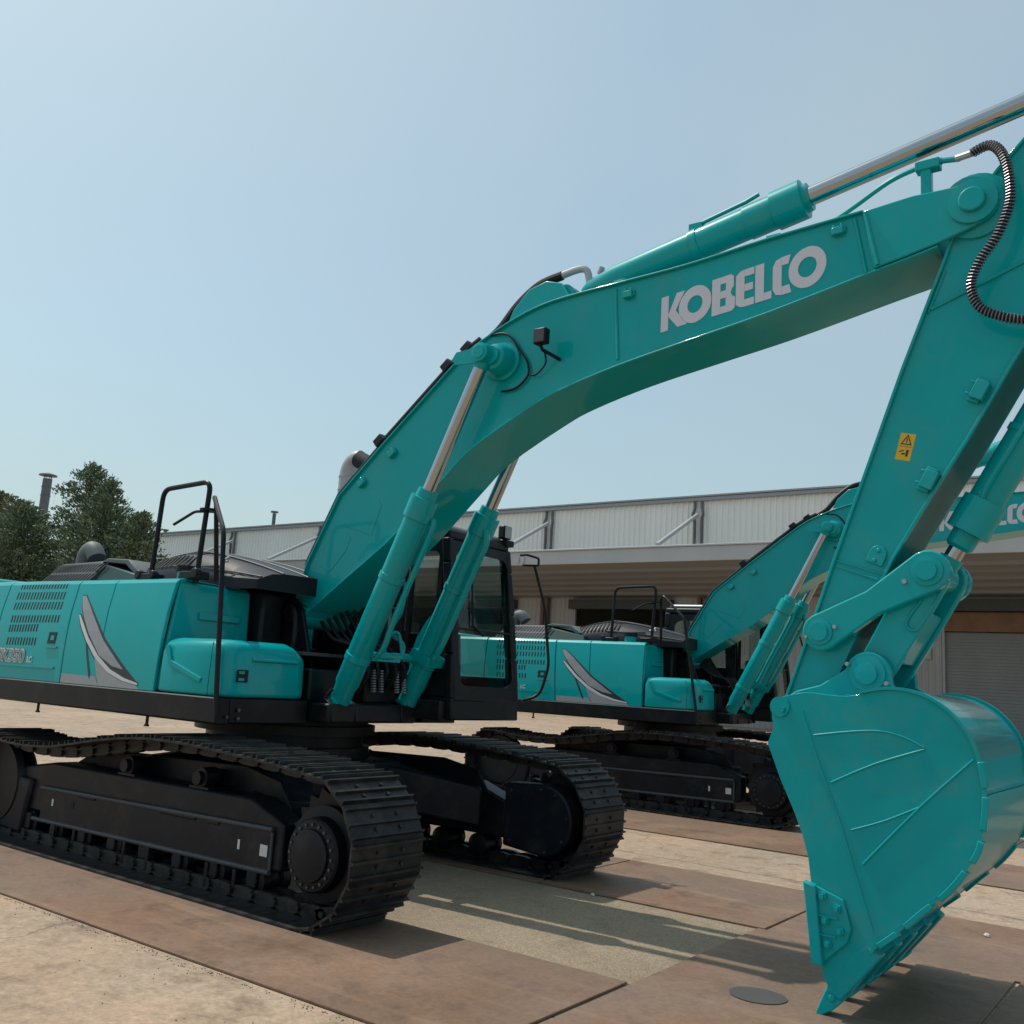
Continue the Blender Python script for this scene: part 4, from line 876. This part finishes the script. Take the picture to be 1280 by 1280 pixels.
def coil(path, r, pitch, wr, name, par):
    P = [Vector(p) for p in path]; D = [0]
    for i in range(1, len(P)): D.append(D[-1]+(P[i]-P[i-1]).length)
    n = int(D[-1]/pitch*7); pts = []; up = None; j = 1
    for i in range(n):
        s = D[-1]*i/n
        while D[j] < s: j += 1
        t_ = (s-D[j-1])/(D[j]-D[j-1]); p = P[j-1].lerp(P[j], t_); d = (P[min(j+1, len(P)-1)]-P[max(j-2, 0)]).normalized()
        if up is None: up = d.orthogonal().normalized()
        up = (up-d*up.dot(d)).normalized(); sd_ = d.cross(up); a_ = 2*math.pi*i/7
        pts.append(p+(up*math.cos(a_)+sd_*math.sin(a_))*r)
    return MB().tube(pts, wr, 4).build(name, M['spring'], par)
coil(hp, .027, .019, .0045, 'hose_coil', boom)
# lettering (own outlines, height 1 units mapped to the boom side)
def lettering():
    mb = MB()
    ang = math.radians(7.2); x0, z0 = 3.712, 4.044; H = .260; 
    def W(u, v): return (x0+u*math.cos(ang)-v*math.sin(ang)*.0-.025*v*0, z0+u*math.sin(ang)+v)
    def poly(p): mb.prism([W(u, v*H) for u, v in p], -.2395, -.2345)
    def ringp(cx, cz, ro, ri, rx=1):
        n = 36
        for i in range(n):
            a, b = 2*math.pi*i/n, 2*math.pi*(i+1)/n
            mb.prism([W(cx+rr*rx*math.cos(t_), cz+rr*math.sin(t_)) for rr, t_ in ((ri, a), (ro, a), (ro, b), (ri, b))], -.2395, -.2345)
    # K
    poly([(0, 0), (.056, 0), (.056, .98), (0, .98)])
    poly([(.057, .44), (.118, .98), (.178, .98), (.112, .50), (.200, .02), (.128, .02), (.057, .38)])
    ringp(.258, .50*H, .132, .062, .92)
    # B
    b0 = .384; st = .060
    poly([(b0, 0), (b0+st, 0), (b0+st, 1.0), (b0, 1.0)])
    poly([(b0+st+.001, .81), (b0+.155, .81), (b0+.155, .93), (b0+.135, 1.0), (b0+st+.001, 1.0)])
    poly([(b0+st+.001, .41), (b0+.145, .41), (b0+.135, .51), (b0+.145, .61), (b0+st+.001, .61)])
    poly([(b0+st+.001, 0), (b0+.145, 0), (b0+.166, .07), (b0+.166, .19), (b0+st+.001, .19)])
    poly([(b0+.100, .611), (b0+.145, .611), (b0+.157, .66), (b0+.157, .809), (b0+.100, .809)]); poly([(b0+.100, .191), (b0+.167, .191), (b0+.167, .35), (b0+.147, .409), (b0+.100, .409)])
    # E
    e0 = .556
    poly([(e0, .12), (e0+.03, .02), (e0+st, 0), (e0+st, 1.0), (e0+.03, .98), (e0, .88)])
    for v0, v1, r in ((0, .19, .128), (.41, .60, .120), (.81, 1.0, .128)): poly([(e0+st+.001, v0), (e0+r, v0), (e0+r, v1), (e0+st+.001, v1)])
    # L
    l0 = .692
    poly([(l0, 0), (l0+st, 0), (l0+st, 1.0), (l0, 1.0)]); poly([(l0+st+.001, 0), (l0+.112, 0), (l0+.112, .20), (l0+st+.001, .20)])
    # C
    c0 = .812
    poly([(c0, .20), (c0+.02, .05), (c0+st, 0), (c0+st, 1.0), (c0+.02, .95), (c0, .80)])
    poly([(c0+st+.001, 0), (c0+.125, 0), (c0+.112, .22), (c0+st+.001, .22)]); poly([(c0+st+.001, .78), (c0+.105, .78), (c0+.118, 1.0), (c0+st+.001, 1.0)])
    ringp(1.042, .52*H, .137, .068, .90)
    return mb.build('brand_lettering', M['letter'], boom)
lettering()

# ---- boom cylinders
A0, A1, A2 = Vector((1.02, 1.30)), Vector((1.775, 2.935)), Vector((2.30, 4.05))
A1 = A0+(A2-A0).normalized()*1.80
for s in (-1, 1):
    y = s*.40; d2 = (A2-A0).normalized()
    def V(t_, off=0, yo=0): q = A0+d2*t_+Vector((-d2.y, d2.x))*off; return Vector((q.x, y+yo, q.y))
    D3 = Vector((d2.x, 0, d2.y))
    m_ = MB().lathe(V(.03), D3, [(0, .07), (.05, .085), (.16, .085), (.2, .098), (1.62, .098), (1.625, .115), (1.80, .115), (1.805, .085), (1.87, .08)], 28)
    m_.cyl(V(0, yo=-.09), V(0, yo=.09), .09, 20)
    cy = m_.build('boom_cylinder', T, ex, smooth=28)
    m_ = MB()
    for k in range(10): a_ = k*math.pi/5; c = V(1.79)+Vector((-d2.y, 0, d2.x))*.098*math.cos(a_)+Vector((0, .098*math.sin(a_), 0)); m_.cyl(c, c+D3*.03, .012, 6)
    for k in range(2): m_.lathe(V(.42+.7*k), D3, [(0, .1), (.004, .106), (.05, .106), (.054, .1)], 24)
    m_.build('clamp_band', T, cy)
    # rigid oil pipe along the barrel
    if s > 0:
        m_ = MB().tube(cr_([V(1.72, -.09, -.06), V(1.62, -.155, -.06), (V(1.4, -.15, -.06)), V(.72, -.15, -.06), V(.5, -.11, -.05)], 4), .028, 8)
        m_.prism([tuple((V(t_, o_).x, V(t_, o_).z)) for t_, o_ in ((.35, .09), (.42, .13), (.62, .145), (.78, .12), (.86, .09))], y-.05, y+.05)
        m_.hexa([V(.46, .09, -.12), V(.46, -.12, -.12), V(.46, -.12, .12), V(.46, .09, .12), V(.54, .09, -.12), V(.54, -.12, -.12), V(.54, -.12, .12), V(.54, .09, .12)])
    else:
        m_ = MB().tube(cr_([V(1.70, -.09, .06), V(1.60, -.14, .06), V(.9, -.14, .06), V(.62, -.14, .08), V(.5, -.1, .08)], 4), .024, 8)
    m_.build('oil_pipe', T, cy, smooth=40)
    MB().cyl(V(1.86), V((A2-A0).length-.1), .052, 24).build('piston_rod', M['chrome'], cy)
    MB().lathe(V((A2-A0).length-.12), D3, [(0, .05), (.03, .065), (.1, .065)], 20).cyl(V((A2-A0).length, yo=-.045), V((A2-A0).length, yo=.045), .082, 20).build('rod_eye', T, cy, smooth=30)
# ---- arm cylinder
a0 = Vector((2.78, 4.55)); a1 = Vector((5.973, 5.181)); dd_ = (a1-Vector((4.383, 4.865))).normalized(); a0 = a1-dd_*((a1.x-2.80)/dd_.x)
def V3(t_, off=0, y=0): q = a0+dd_*t_+Vector((-dd_.y, dd_.x))*off; return Vector((q.x, y, q.y))
D3 = Vector((dd_.x, 0, dd_.y)); Lb = (4.66-a0.x)/dd_.x
ac = MB().lathe(V3(.12), D3, [(0, .05), (.06, .08), (.3, .112), (Lb-.55, .112), (Lb-.545, .12), (Lb-.35, .12), (Lb-.345, .135), (Lb-.14, .135), (Lb-.135, .10), (Lb-.10, .095)], 32)
ac.cyl(V3(0, y=-.11), V3(0, y=.11), .085, 20)
aco = ac.build('arm_cylinder', T, ex, smooth=28)
m_ = MB()
for k in range(10): a_ = k*math.pi/5; c = V3(Lb-.06)+Vector((-dd_.y, 0, dd_.x))*.118*math.cos(a_)+Vector((0, .118*math.sin(a_), 0)); m_.cyl(c, c+D3*.04, .015, 6)
split(m_, 'head_bolt', T, aco); MB().lathe(V3(1.05), D3, [(0, .112), (.004, .12), (.06, .12), (.064, .112)], 24).build('clamp_band', T, aco)
MB().tube([V3(.28, .10, -.02), V3(.31, .145, -.02)], .024, 8).build('port_fitting', M['galv'], aco); MB().box(*sorted((V3(1.08).x-.05, V3(1.08).x+.05)), -.05, .03, V3(1.08).z+.10, V3(1.08).z+.15).build('port_block', T, aco)
MB().tube([V3(1.1, .135, -.03), V3(1.5, .135, -.05), V3(Lb-.3, .15, -.05)], .016, 8).build('oil_pipe', T, aco)
aL = 4.35/dd_.x
MB().cyl(V3(Lb-.03), V3(aL-.1), .064, 28).build('piston_rod', M['chrome'], aco)
MB().cyl(V3(aL, y=-.09), V3(aL, y=.09), .10, 20).build('rod_eye', T, aco)
ATL = V3(aL)
# ---- arm
AB = [(ATL.x+.05, ATL.z+.13), (ATL.x-.12, ATL.z+.09), (6.40, 5.05), (5.997, 4.849), (5.847, 4.692), (5.62, 4.40), (5.556, 4.211), (5.306, 3.558), (5.072, 2.896), (4.892, 2.386), (4.788, 2.075), (4.62, 1.60)]
AF = [(4.60, 1.45), (4.72, 1.36), (4.83, 1.42), (4.87, 1.60), (5.037, 1.965), (5.152, 2.194), (5.251, 2.407), (5.474, 2.778), (5.665, 3.082), (5.89, 3.473), (5.975, 3.615), (6.38, 4.25), (6.72, 4.75), (7.22, ATL.z-.06)]
armo = MB().prism(AB+AF, -.20, .20).build('arm', T, ex, smooth=15)
for q_ in (AB[2:12], AF[4:13]): MB().strip(q_, -.222, .222, .018).build('flange_plate', T, armo, bevel=.004)
wbd = MB().tube([(5.475, -.203, 3.90), (6.3, -.203, 4.22)], .012, 6).tube([(4.93, -.203, 2.385), (5.22, -.203, 2.28)], .010, 6).tube([(4.925, -.203, 2.42), (5.235, -.203, 2.315)], .008, 6).tube([(5.56, -.203, 4.13), (5.46, -.203, 3.88)], .008, 6); split(wbd, 'weld_bead', T, armo)
MB().lathe((5.73, -.20, 4.488), (0, -1, 0), [(0, .2), (.02, .2), (.03, .17)], 28).build('pivot_boss', T, armo)
for x, z, a_ in ((5.735, 3.36, -1.1), (5.46, 2.865, -1.1)): clamp(x, z, armo, -.202, a_, 1.2)
o = MB().prism(circ(0, 0, .05, 0, 180, 8)+[(-.05, -.06), (.05, -.06)], -.02, 0).cyl((0, -.02, .02), (0, -.035, .02), .012, 8).cyl((0, -.02, -.04), (0, -.035, -.04), .012, 8).build('cover_pad', T, armo, bevel=.004); o.location = (5.165, -.2, 2.45); o.rotation_euler = (0, .4, 0)
stk = MB().hexa([Vector(p) for p in ((5.262, -.2012, 3.012), (5.345, -.2012, 2.992), (5.345, -.200, 2.992), (5.262, -.200, 3.012), (5.300, -.2012, 3.168), (5.384, -.2012, 3.148), (5.384, -.200, 3.148), (5.300, -.200, 3.168))]).build('warning_sticker', M['yellow'], armo)
def stq(u, v): return (5.262+.083*u+.039*v, 3.012-.020*u+.156*v)
pm = MB()
def spoly(p): pm.prism([stq(u, v) for u, v in p], -.2018, -.2013)
spoly([(.15, .58), (.85, .58), (.80, .62), (.20, .62)]); spoly([(.12, .58), (.20, .58), (.54, .93), (.5, .97)]); spoly([(.80, .58), (.88, .58), (.5, .97), (.46, .93)]); spoly([(.46, .66), (.54, .66), (.54, .82), (.46, .82)])
spoly([(.15, .28), (.45, .34), (.45, .38), (.15, .32)]); spoly([(.62, .15), (.78, .15), (.78, .40), (.62, .40)]); spoly([(.35, .2), (.58, .22), (.58, .28), (.35, .26)]); spoly([(.05, .505), (.95, .505), (.95, .52), (.05, .52)])
pm.build('warning_symbol', M['decal_dark'], stk)
# ---- bucket cylinder
b0 = Vector((5.458, 2.335)); b1 = Vector((6.56, 4.22)); e = (b1-b0).normalized(); 
def V4(t_, y=0): q = b0+e*t_; return Vector((q.x, y, q.y))
E3 = Vector((e.x, 0, e.y))
bc = MB().lathe(V4(.17), E3, [(0, .06), (.02, .075), (.12, .08), (.125, .118), (.33, .118), (.335, .098), (2.0, .098)], 32).cyl(b0.to_3d(), b0.to_3d(), .01, 4) if False else MB().lathe(V4(.19), E3, [(0, .06), (.02, .078), (.10, .08), (.105, .122), (.31, .122), (.315, .100), (1.9, .100)], 32)
bc.cyl(V4(2.16, -.1), V4(2.16, .1), .09, 16)
bco = bc.build('bucket_cylinder', T, ex, smooth=28)
MB().cyl(V4(.02), V4(.22), .05, 20).build('piston_rod', M['chrome'], bco)
MB().cyl(V4(0, -.10), V4(0, .10), .082, 24).cyl(V4(0), V4(.13), .065, 20).build('rod_eye', T, bco, smooth=30)
m_ = MB().tube([V4(.50, -.11), V4(.56, -.15), V4(1.2, -.15)], .014, 6); m_.lathe(V4(.92), E3, [(0, .1), (.004, .11), (.04, .11), (.044, .1)], 20).build('oil_pipe', T, bco)
for s in (-1, 1): MB().prism([(6.2, 4.0), (6.35, 4.25), (6.6, 4.36), (6.68, 4.2), (6.52, 4.08)], s*.17-.02, s*.17+.02).build('cylinder_lug', T, armo)
# ---- linkage
def link(p, q, rp, rq, y0, y1, name, waist=.8):
    p, q = Vector(p), Vector(q); d = (q-p).normalized(); n_ = Vector((-d.y, d.x)); L_ = (q-p).length
    pts = []
    ang = math.atan2(d.y, d.x)
    for k in range(9): a_ = ang+math.pi/2+math.pi*k/8; pts.append((p.x+rp*math.cos(a_), p.y+rp*math.sin(a_)))
    m2_ = (p+q)/2; pts.append(tuple(m2_-n_*(rp+rq)/2*waist))
    for k in range(9): a_ = ang-math.pi/2+math.pi*k/8; pts.append((q.x+rq*math.cos(a_), q.y+rq*math.sin(a_)))
    pts.append(tuple(m2_+n_*(rp+rq)/2*waist))
    return MB().prism(pts, y0, y1)
PA, PB, PC = (4.86, 1.985), (5.457, 2.335), (5.13, 1.755)
for s in (-1, 1):
    o = link(PA, PB, .108, .118, *sorted((s*.235, s*.305)), 'x', .66).build('idler_link', T, ex, bevel=.01, smooth=30)
    lp_ = MB().lathe((PA[0], s*.305, PA[1]), (0, s, 0), [(0, .075), (.014, .075), (.016, .052), (.035, .052)], 22).lathe((PB[0], s*.305, PB[1]), (0, s, 0), [(0, .085), (.012, .085), (.014, .055), (.035, .055)], 22); split(lp_, 'link_pin', T, o, smooth=30)
    lp_ = MB().cyl((PA[0]+.09, s*.305, PA[1]+.03), (PA[0]+.09, s*.33, PA[1]+.03), .012, 6).cyl((PA[0]-.08, s*.305, PA[1]-.03), (PA[0]-.08, s*.32, PA[1]-.03), .010, 6).cyl((PB[0]-.12, s*.28, PB[1]-.06), (PB[0]-.12, s*.32, PB[1]-.06), .014, 6); split(lp_, 'lock_bolt', M['galv'], o)
h1 = MB()
for s in (-1, 1): h1.v += []; 
hl = link(PC, PB, .10, .11, -.225, -.16, 'x', 1.05); hl2 = link(PC, PB, .10, .11, .16, .225, 'x', 1.05)
hl.add(hl2.v, hl2.f)
dv = (Vector(PB)-Vector(PC)).normalized(); nv = Vector((-dv.y, dv.x)); c1 = Vector(PC)+dv*.12; c2 = Vector(PC)+dv*.46
hl.prism([tuple(c1+nv*.085), tuple(c2+nv*.09), tuple(c2-nv*.09), tuple(c1-nv*.085)], -.158, .158)
hl.build('bucket_link', T, ex, bevel=.012, smooth=30)
MB().tube(cr_([(PB[0]+.06, -.235, PB[1]-.10), (PB[0]-.03, -.237, PB[1]-.26), (PB[0]-.09, -.237, PB[1]-.33), (PB[0]-.13, -.235, PB[1]-.28), (PB[0]-.05, -.235, PB[1]-.16)], 5), .007, 6).build('grease_hose', T, ex)

# ---- bucket
TB, BW = M['teal_bucket'], .70
prof = [(4.79, 1.600), (4.851, 1.618), (4.931, 1.630), (5.057, 1.622), (5.146, 1.623), (5.237, 1.645), (5.339, 1.665), (5.438, 1.662), (5.535, 1.635), (5.629, 1.577), (5.708, 1.487), (5.757, 1.38), (5.780, 1.258), (5.784, 1.137), (5.763, .974), (5.722, .876), (5.614, .726), (5.495, .612), (5.373, .490), (5.285, .415), (5.25, .37)]
left = [(5.11, .165), (5.06, .135), (5.015, .20), (5.005, .30), (4.952, .644), (4.936, .77), (4.904, .884), (4.857, .997), (4.775, 1.168), (4.705, 1.345), (4.742, 1.435), (4.728, 1.475)]
pc = cr_(prof, 3)
boss = circ(4.775, 1.545, .052, 200, 60, 8)
sp2 = pc+left+boss

inner = [(x, z) for x, z in pc[6:]]
wr = MB().strip(pc, -BW+.031, BW-.031, -.024)
bko = wr.build('bucket', M['teal_gloss'], ex, smooth=40)
for s in (-1, 1): MB().prism(sp2, *sorted((s*BW, s*(BW-.03)))).build('side_plate', TB, bko, bevel=.004, smooth=20)
for s in (-1, 1): MB().strip(pc[14:], *sorted((s*(BW+.012), s*(BW-.03))), .016).build('edge_rim', TB, bko, smooth=40)
ws = MB()
tot = len(pc)
for k in range(34, tot-3, 4):
    ws.strip(pc[k:k+4], -BW-.020, -BW+.05, .030).strip(pc[k:k+4], BW-.05, BW+.020, .030)
split(ws, 'wear_block', TB, bko, bevel=.004)
wb = MB()
for y0, y1 in ((-.45, -.33), (-.12, 0.0), (.21, .33)): pass
wb.strip(pc[38:], -.66, .66, .014); wb.build('heel_plate', TB, bko, bevel=.003)
m_ = MB().tube([(5.10, -.60, 1.61+.01), (5.10, .60, 1.62)], .012, 8)
for a in ((5.44, 1.662), (5.70, 1.50)): pass
m_.tube([(5.782, -.69, 1.19), (5.782, .69, 1.19)], .010, 8).tube([(5.62, -.69, .742), (5.62, .69, .742)], .010, 8); split(m_, 'wrapper_seam', TB, bko)
# beads on side plate
bd = MB()
def bead(p, r=.008):
    q = cr_(p, 3) if len(p) > 2 else p
    for s in (-1, 1): bd.tube([(x, s*(BW+.001), z) for x, z in q], r, 6)
bead([(5.055, 1.169), (5.28, 1.285), (5.523, 1.38)], .006); bead([(5.16, .942), (5.33, 1.01), (5.499, 1.098)], .005); bead([(5.217, .781), (5.499, 1.098), (5.749, 1.351)], .007)
bead([(4.962, 1.406), (5.16, 1.44), (5.314, 1.453), (5.43, 1.43), (5.523, 1.387)], .005); bead([(4.898, 1.53), (4.99, 1.26), (5.093, .998), (5.18, .73), (5.266, .464)], .006)
split(bd, 'weld_bead', TB, bko, smooth=50)
cbs = MB().cyl((4.775, -BW-.012, 1.545), (4.775, -BW+.01, 1.545), .055, 20).cyl((4.795, -BW-.03, 1.53), (4.795, -BW, 1.53), .014, 6).cyl((4.775, BW-.01, 1.545), (4.775, BW+.012, 1.545), .055, 20); split(cbs, 'corner_boss', TB, bko, smooth=30)
# ears
er = MB()
for s in (-1, 1):
    MB().prism([(4.60, 1.56), (4.64, 1.36), (4.80, 1.30), (5.1, 1.55), (5.40, 1.62), (5.26, 1.70)]+circ(PC[0], PC[1], .125, 10, 170, 10)+[(4.86, 1.68), (4.72, 1.64)], *sorted((s*.245, s*.30))).build('bucket_ear', TB, bko, bevel=.008)
for s in (-1, 1):
    MB().lathe((PC[0], s*.30, PC[1]), (0, s, 0), [(0, .10), (.014, .10), (.016, .06), (.04, .06), (.042, .04)], 24).build('bucket_pin', TB, bko, smooth=30)
    lp_ = MB().cyl((PC[0]-.105, s*.30, PC[1]+.05), (PC[0]-.105, s*.34, PC[1]+.05), .012, 6).cyl((PC[0]+.11, s*.30, PC[1]-.05), (PC[0]+.11, s*.34, PC[1]-.05), .012, 6); split(lp_, 'lock_bolt', M['galv'], bko)
# cutting edge lip
MB().hexa([Vector(p) for p in ((5.03, -BW+.015, .175), (5.075, -BW+.015, .150), (5.075, BW-.015, .150), (5.03, BW-.015, .175), (5.17, -BW+.015, .42), (5.255, -BW+.015, .385), (5.255, BW-.015, .385), (5.17, BW-.015, .42))]).build('cutting_edge', TB, bko, bevel=.004)
MB().hexa([Vector(p) for p in ((5.07, -BW+.04, .118), (5.085, -BW+.04, .105), (5.085, BW-.04, .105), (5.07, BW-.04, .118), (5.262, -BW+.04, .365), (5.285, -BW+.04, .355), (5.285, BW-.04, .355), (5.262, BW-.04, .365))]).build('lip_plate', TB, bko, bevel=.003)
# side cutters
for s in (-1, 1):
    sc_ = MB().prism([(4.95, .655), (5.125, .594), (5.165, .462), (5.144, .389), (5.013, .266), (4.985, .30)], *sorted((s*(BW+.001), s*(BW+.022))))
    sco = sc_.build('side_cutter', TB, bko, bevel=.005)
    MB().prism([(4.922, .662), (4.988, .645), (5.03, .262), (4.972, .262)], *sorted((s*(BW-.01), s*(BW+.05)))).build('cutter_edge', TB, sco, bevel=.008)
    crb = MB().box(4.99, 5.10, *sorted((s*(BW+.02), s*(BW+.032))), .497, .507).box(5.0, 5.09, *sorted((s*(BW+.02), s*(BW+.032))), .405, .415); split(crb, 'cutter_rib', TB, sco)
    m_ = MB()
    for x, z in ((5.023, .600), (5.097, .549), (5.038, .483), (5.112, .442), (5.051, .371)): m_.cyl((x, s*(BW+.02), z), (x, s*(BW+.04), z), .022, 6).cyl((x, s*(BW+.04), z), (x, s*(BW+.055), z), .012, 8)
    split(m_, 'cutter_bolt', TB, sco)
# teeth with adapters
for i in range(5):
    y = -.65+.325*i; hw = .052
    ad = MB().prism([(5.235, .40), (5.305, .35), (5.20, .215), (5.105, .10), (5.035, .135), (5.055, .18), (5.16, .33)], y-hw, y+hw).build('tooth_adapter', TB, bko, bevel=.010)
    MB().prism([(5.048, .185), (5.110, .095), (5.065, .05), (4.985, -.002), (4.972, .004), (4.992, .06)], y-hw*.9, y+hw*.9).cyl((5.062, y-hw*.9-.008, .108), (5.062, y+hw*.9+.008, .108), .018, 12).build('tooth', TB, ad, bevel=.006)

# ------------------------------------------------------------------ second machine: full copy
def copy_tree(o, parent=None):
    c = o.copy(); sc.collection.objects.link(c); c.parent = parent
    for ch in list(o.children): copy_tree(ch, c)
    return c
ex2 = copy_tree(ex)
ex2.location = (-.01, 7.48, 0); ex2.rotation_euler = (0, 0, .047)
ex2['label'] = 'second teal excavator parked behind the foreground one, mostly hidden by its arm and bucket'
# its boom is a little lower and its arm stretched further forward
def RY(p, phi): P_ = Vector((p[0], 0, p[1])); return Matrix.Translation(P_) @ Matrix.Rotation(phi, 4, 'Y') @ Matrix.Translation(-P_)
MBm = RY((.30, 2.04), math.radians(2.4)); MAm = MBm @ RY((5.73, 4.488), -math.radians(30))
def nm(o): return o.name.split('.')[0]
def xz(v): return Vector((v.x, v.z))
def ang(v): return math.atan2(v.y, v.x)
def repose(o, p, q, p2, q2):     # cylinder from p-q to p2-q2, rod parts slide
    o.matrix_basis = Matrix.Translation(Vector((p2.x, 0, p2.y))) @ Matrix.Rotation(-(ang(q2-p2)-ang(q-p)), 4, 'Y') @ Matrix.Translation(Vector((-p.x, 0, -p.y)))
    dl = (q2-p2).length-(q-p).length; d_ = (q-p).normalized()
    for ch in o.children:
        if nm(ch) in ('piston_rod', 'rod_eye'): ch.location = (d_.x*dl, 0, d_.y*dl)
for o in list(ex2.children):
    n = nm(o)
    if n == 'boom': o.matrix_basis = MBm
    elif n in ('arm', 'bucket', 'idler_link', 'bucket_link', 'grease_hose', 'bucket_cylinder'): o.matrix_basis = MAm
    elif n == 'boom_cylinder': repose(o, A0, A2, A0, xz(MBm @ Vector((A2.x, 0, A2.y))))
    elif n == 'arm_cylinder': repose(o, a0, Vector((ATL.x, ATL.z)), xz(MBm @ Vector((a0.x, 0, a0.y))), xz(MAm @ ATL))
# the upper structure is slewed a few degrees against the crawlers
for o in list(ex2.children):
    if nm(o) not in ('track_frame', 'centre_frame', 'side_leg', 'slewing_ring'): o.matrix_basis = Matrix.Rotation(.056, 4, 'Z') @ o.matrix_basis
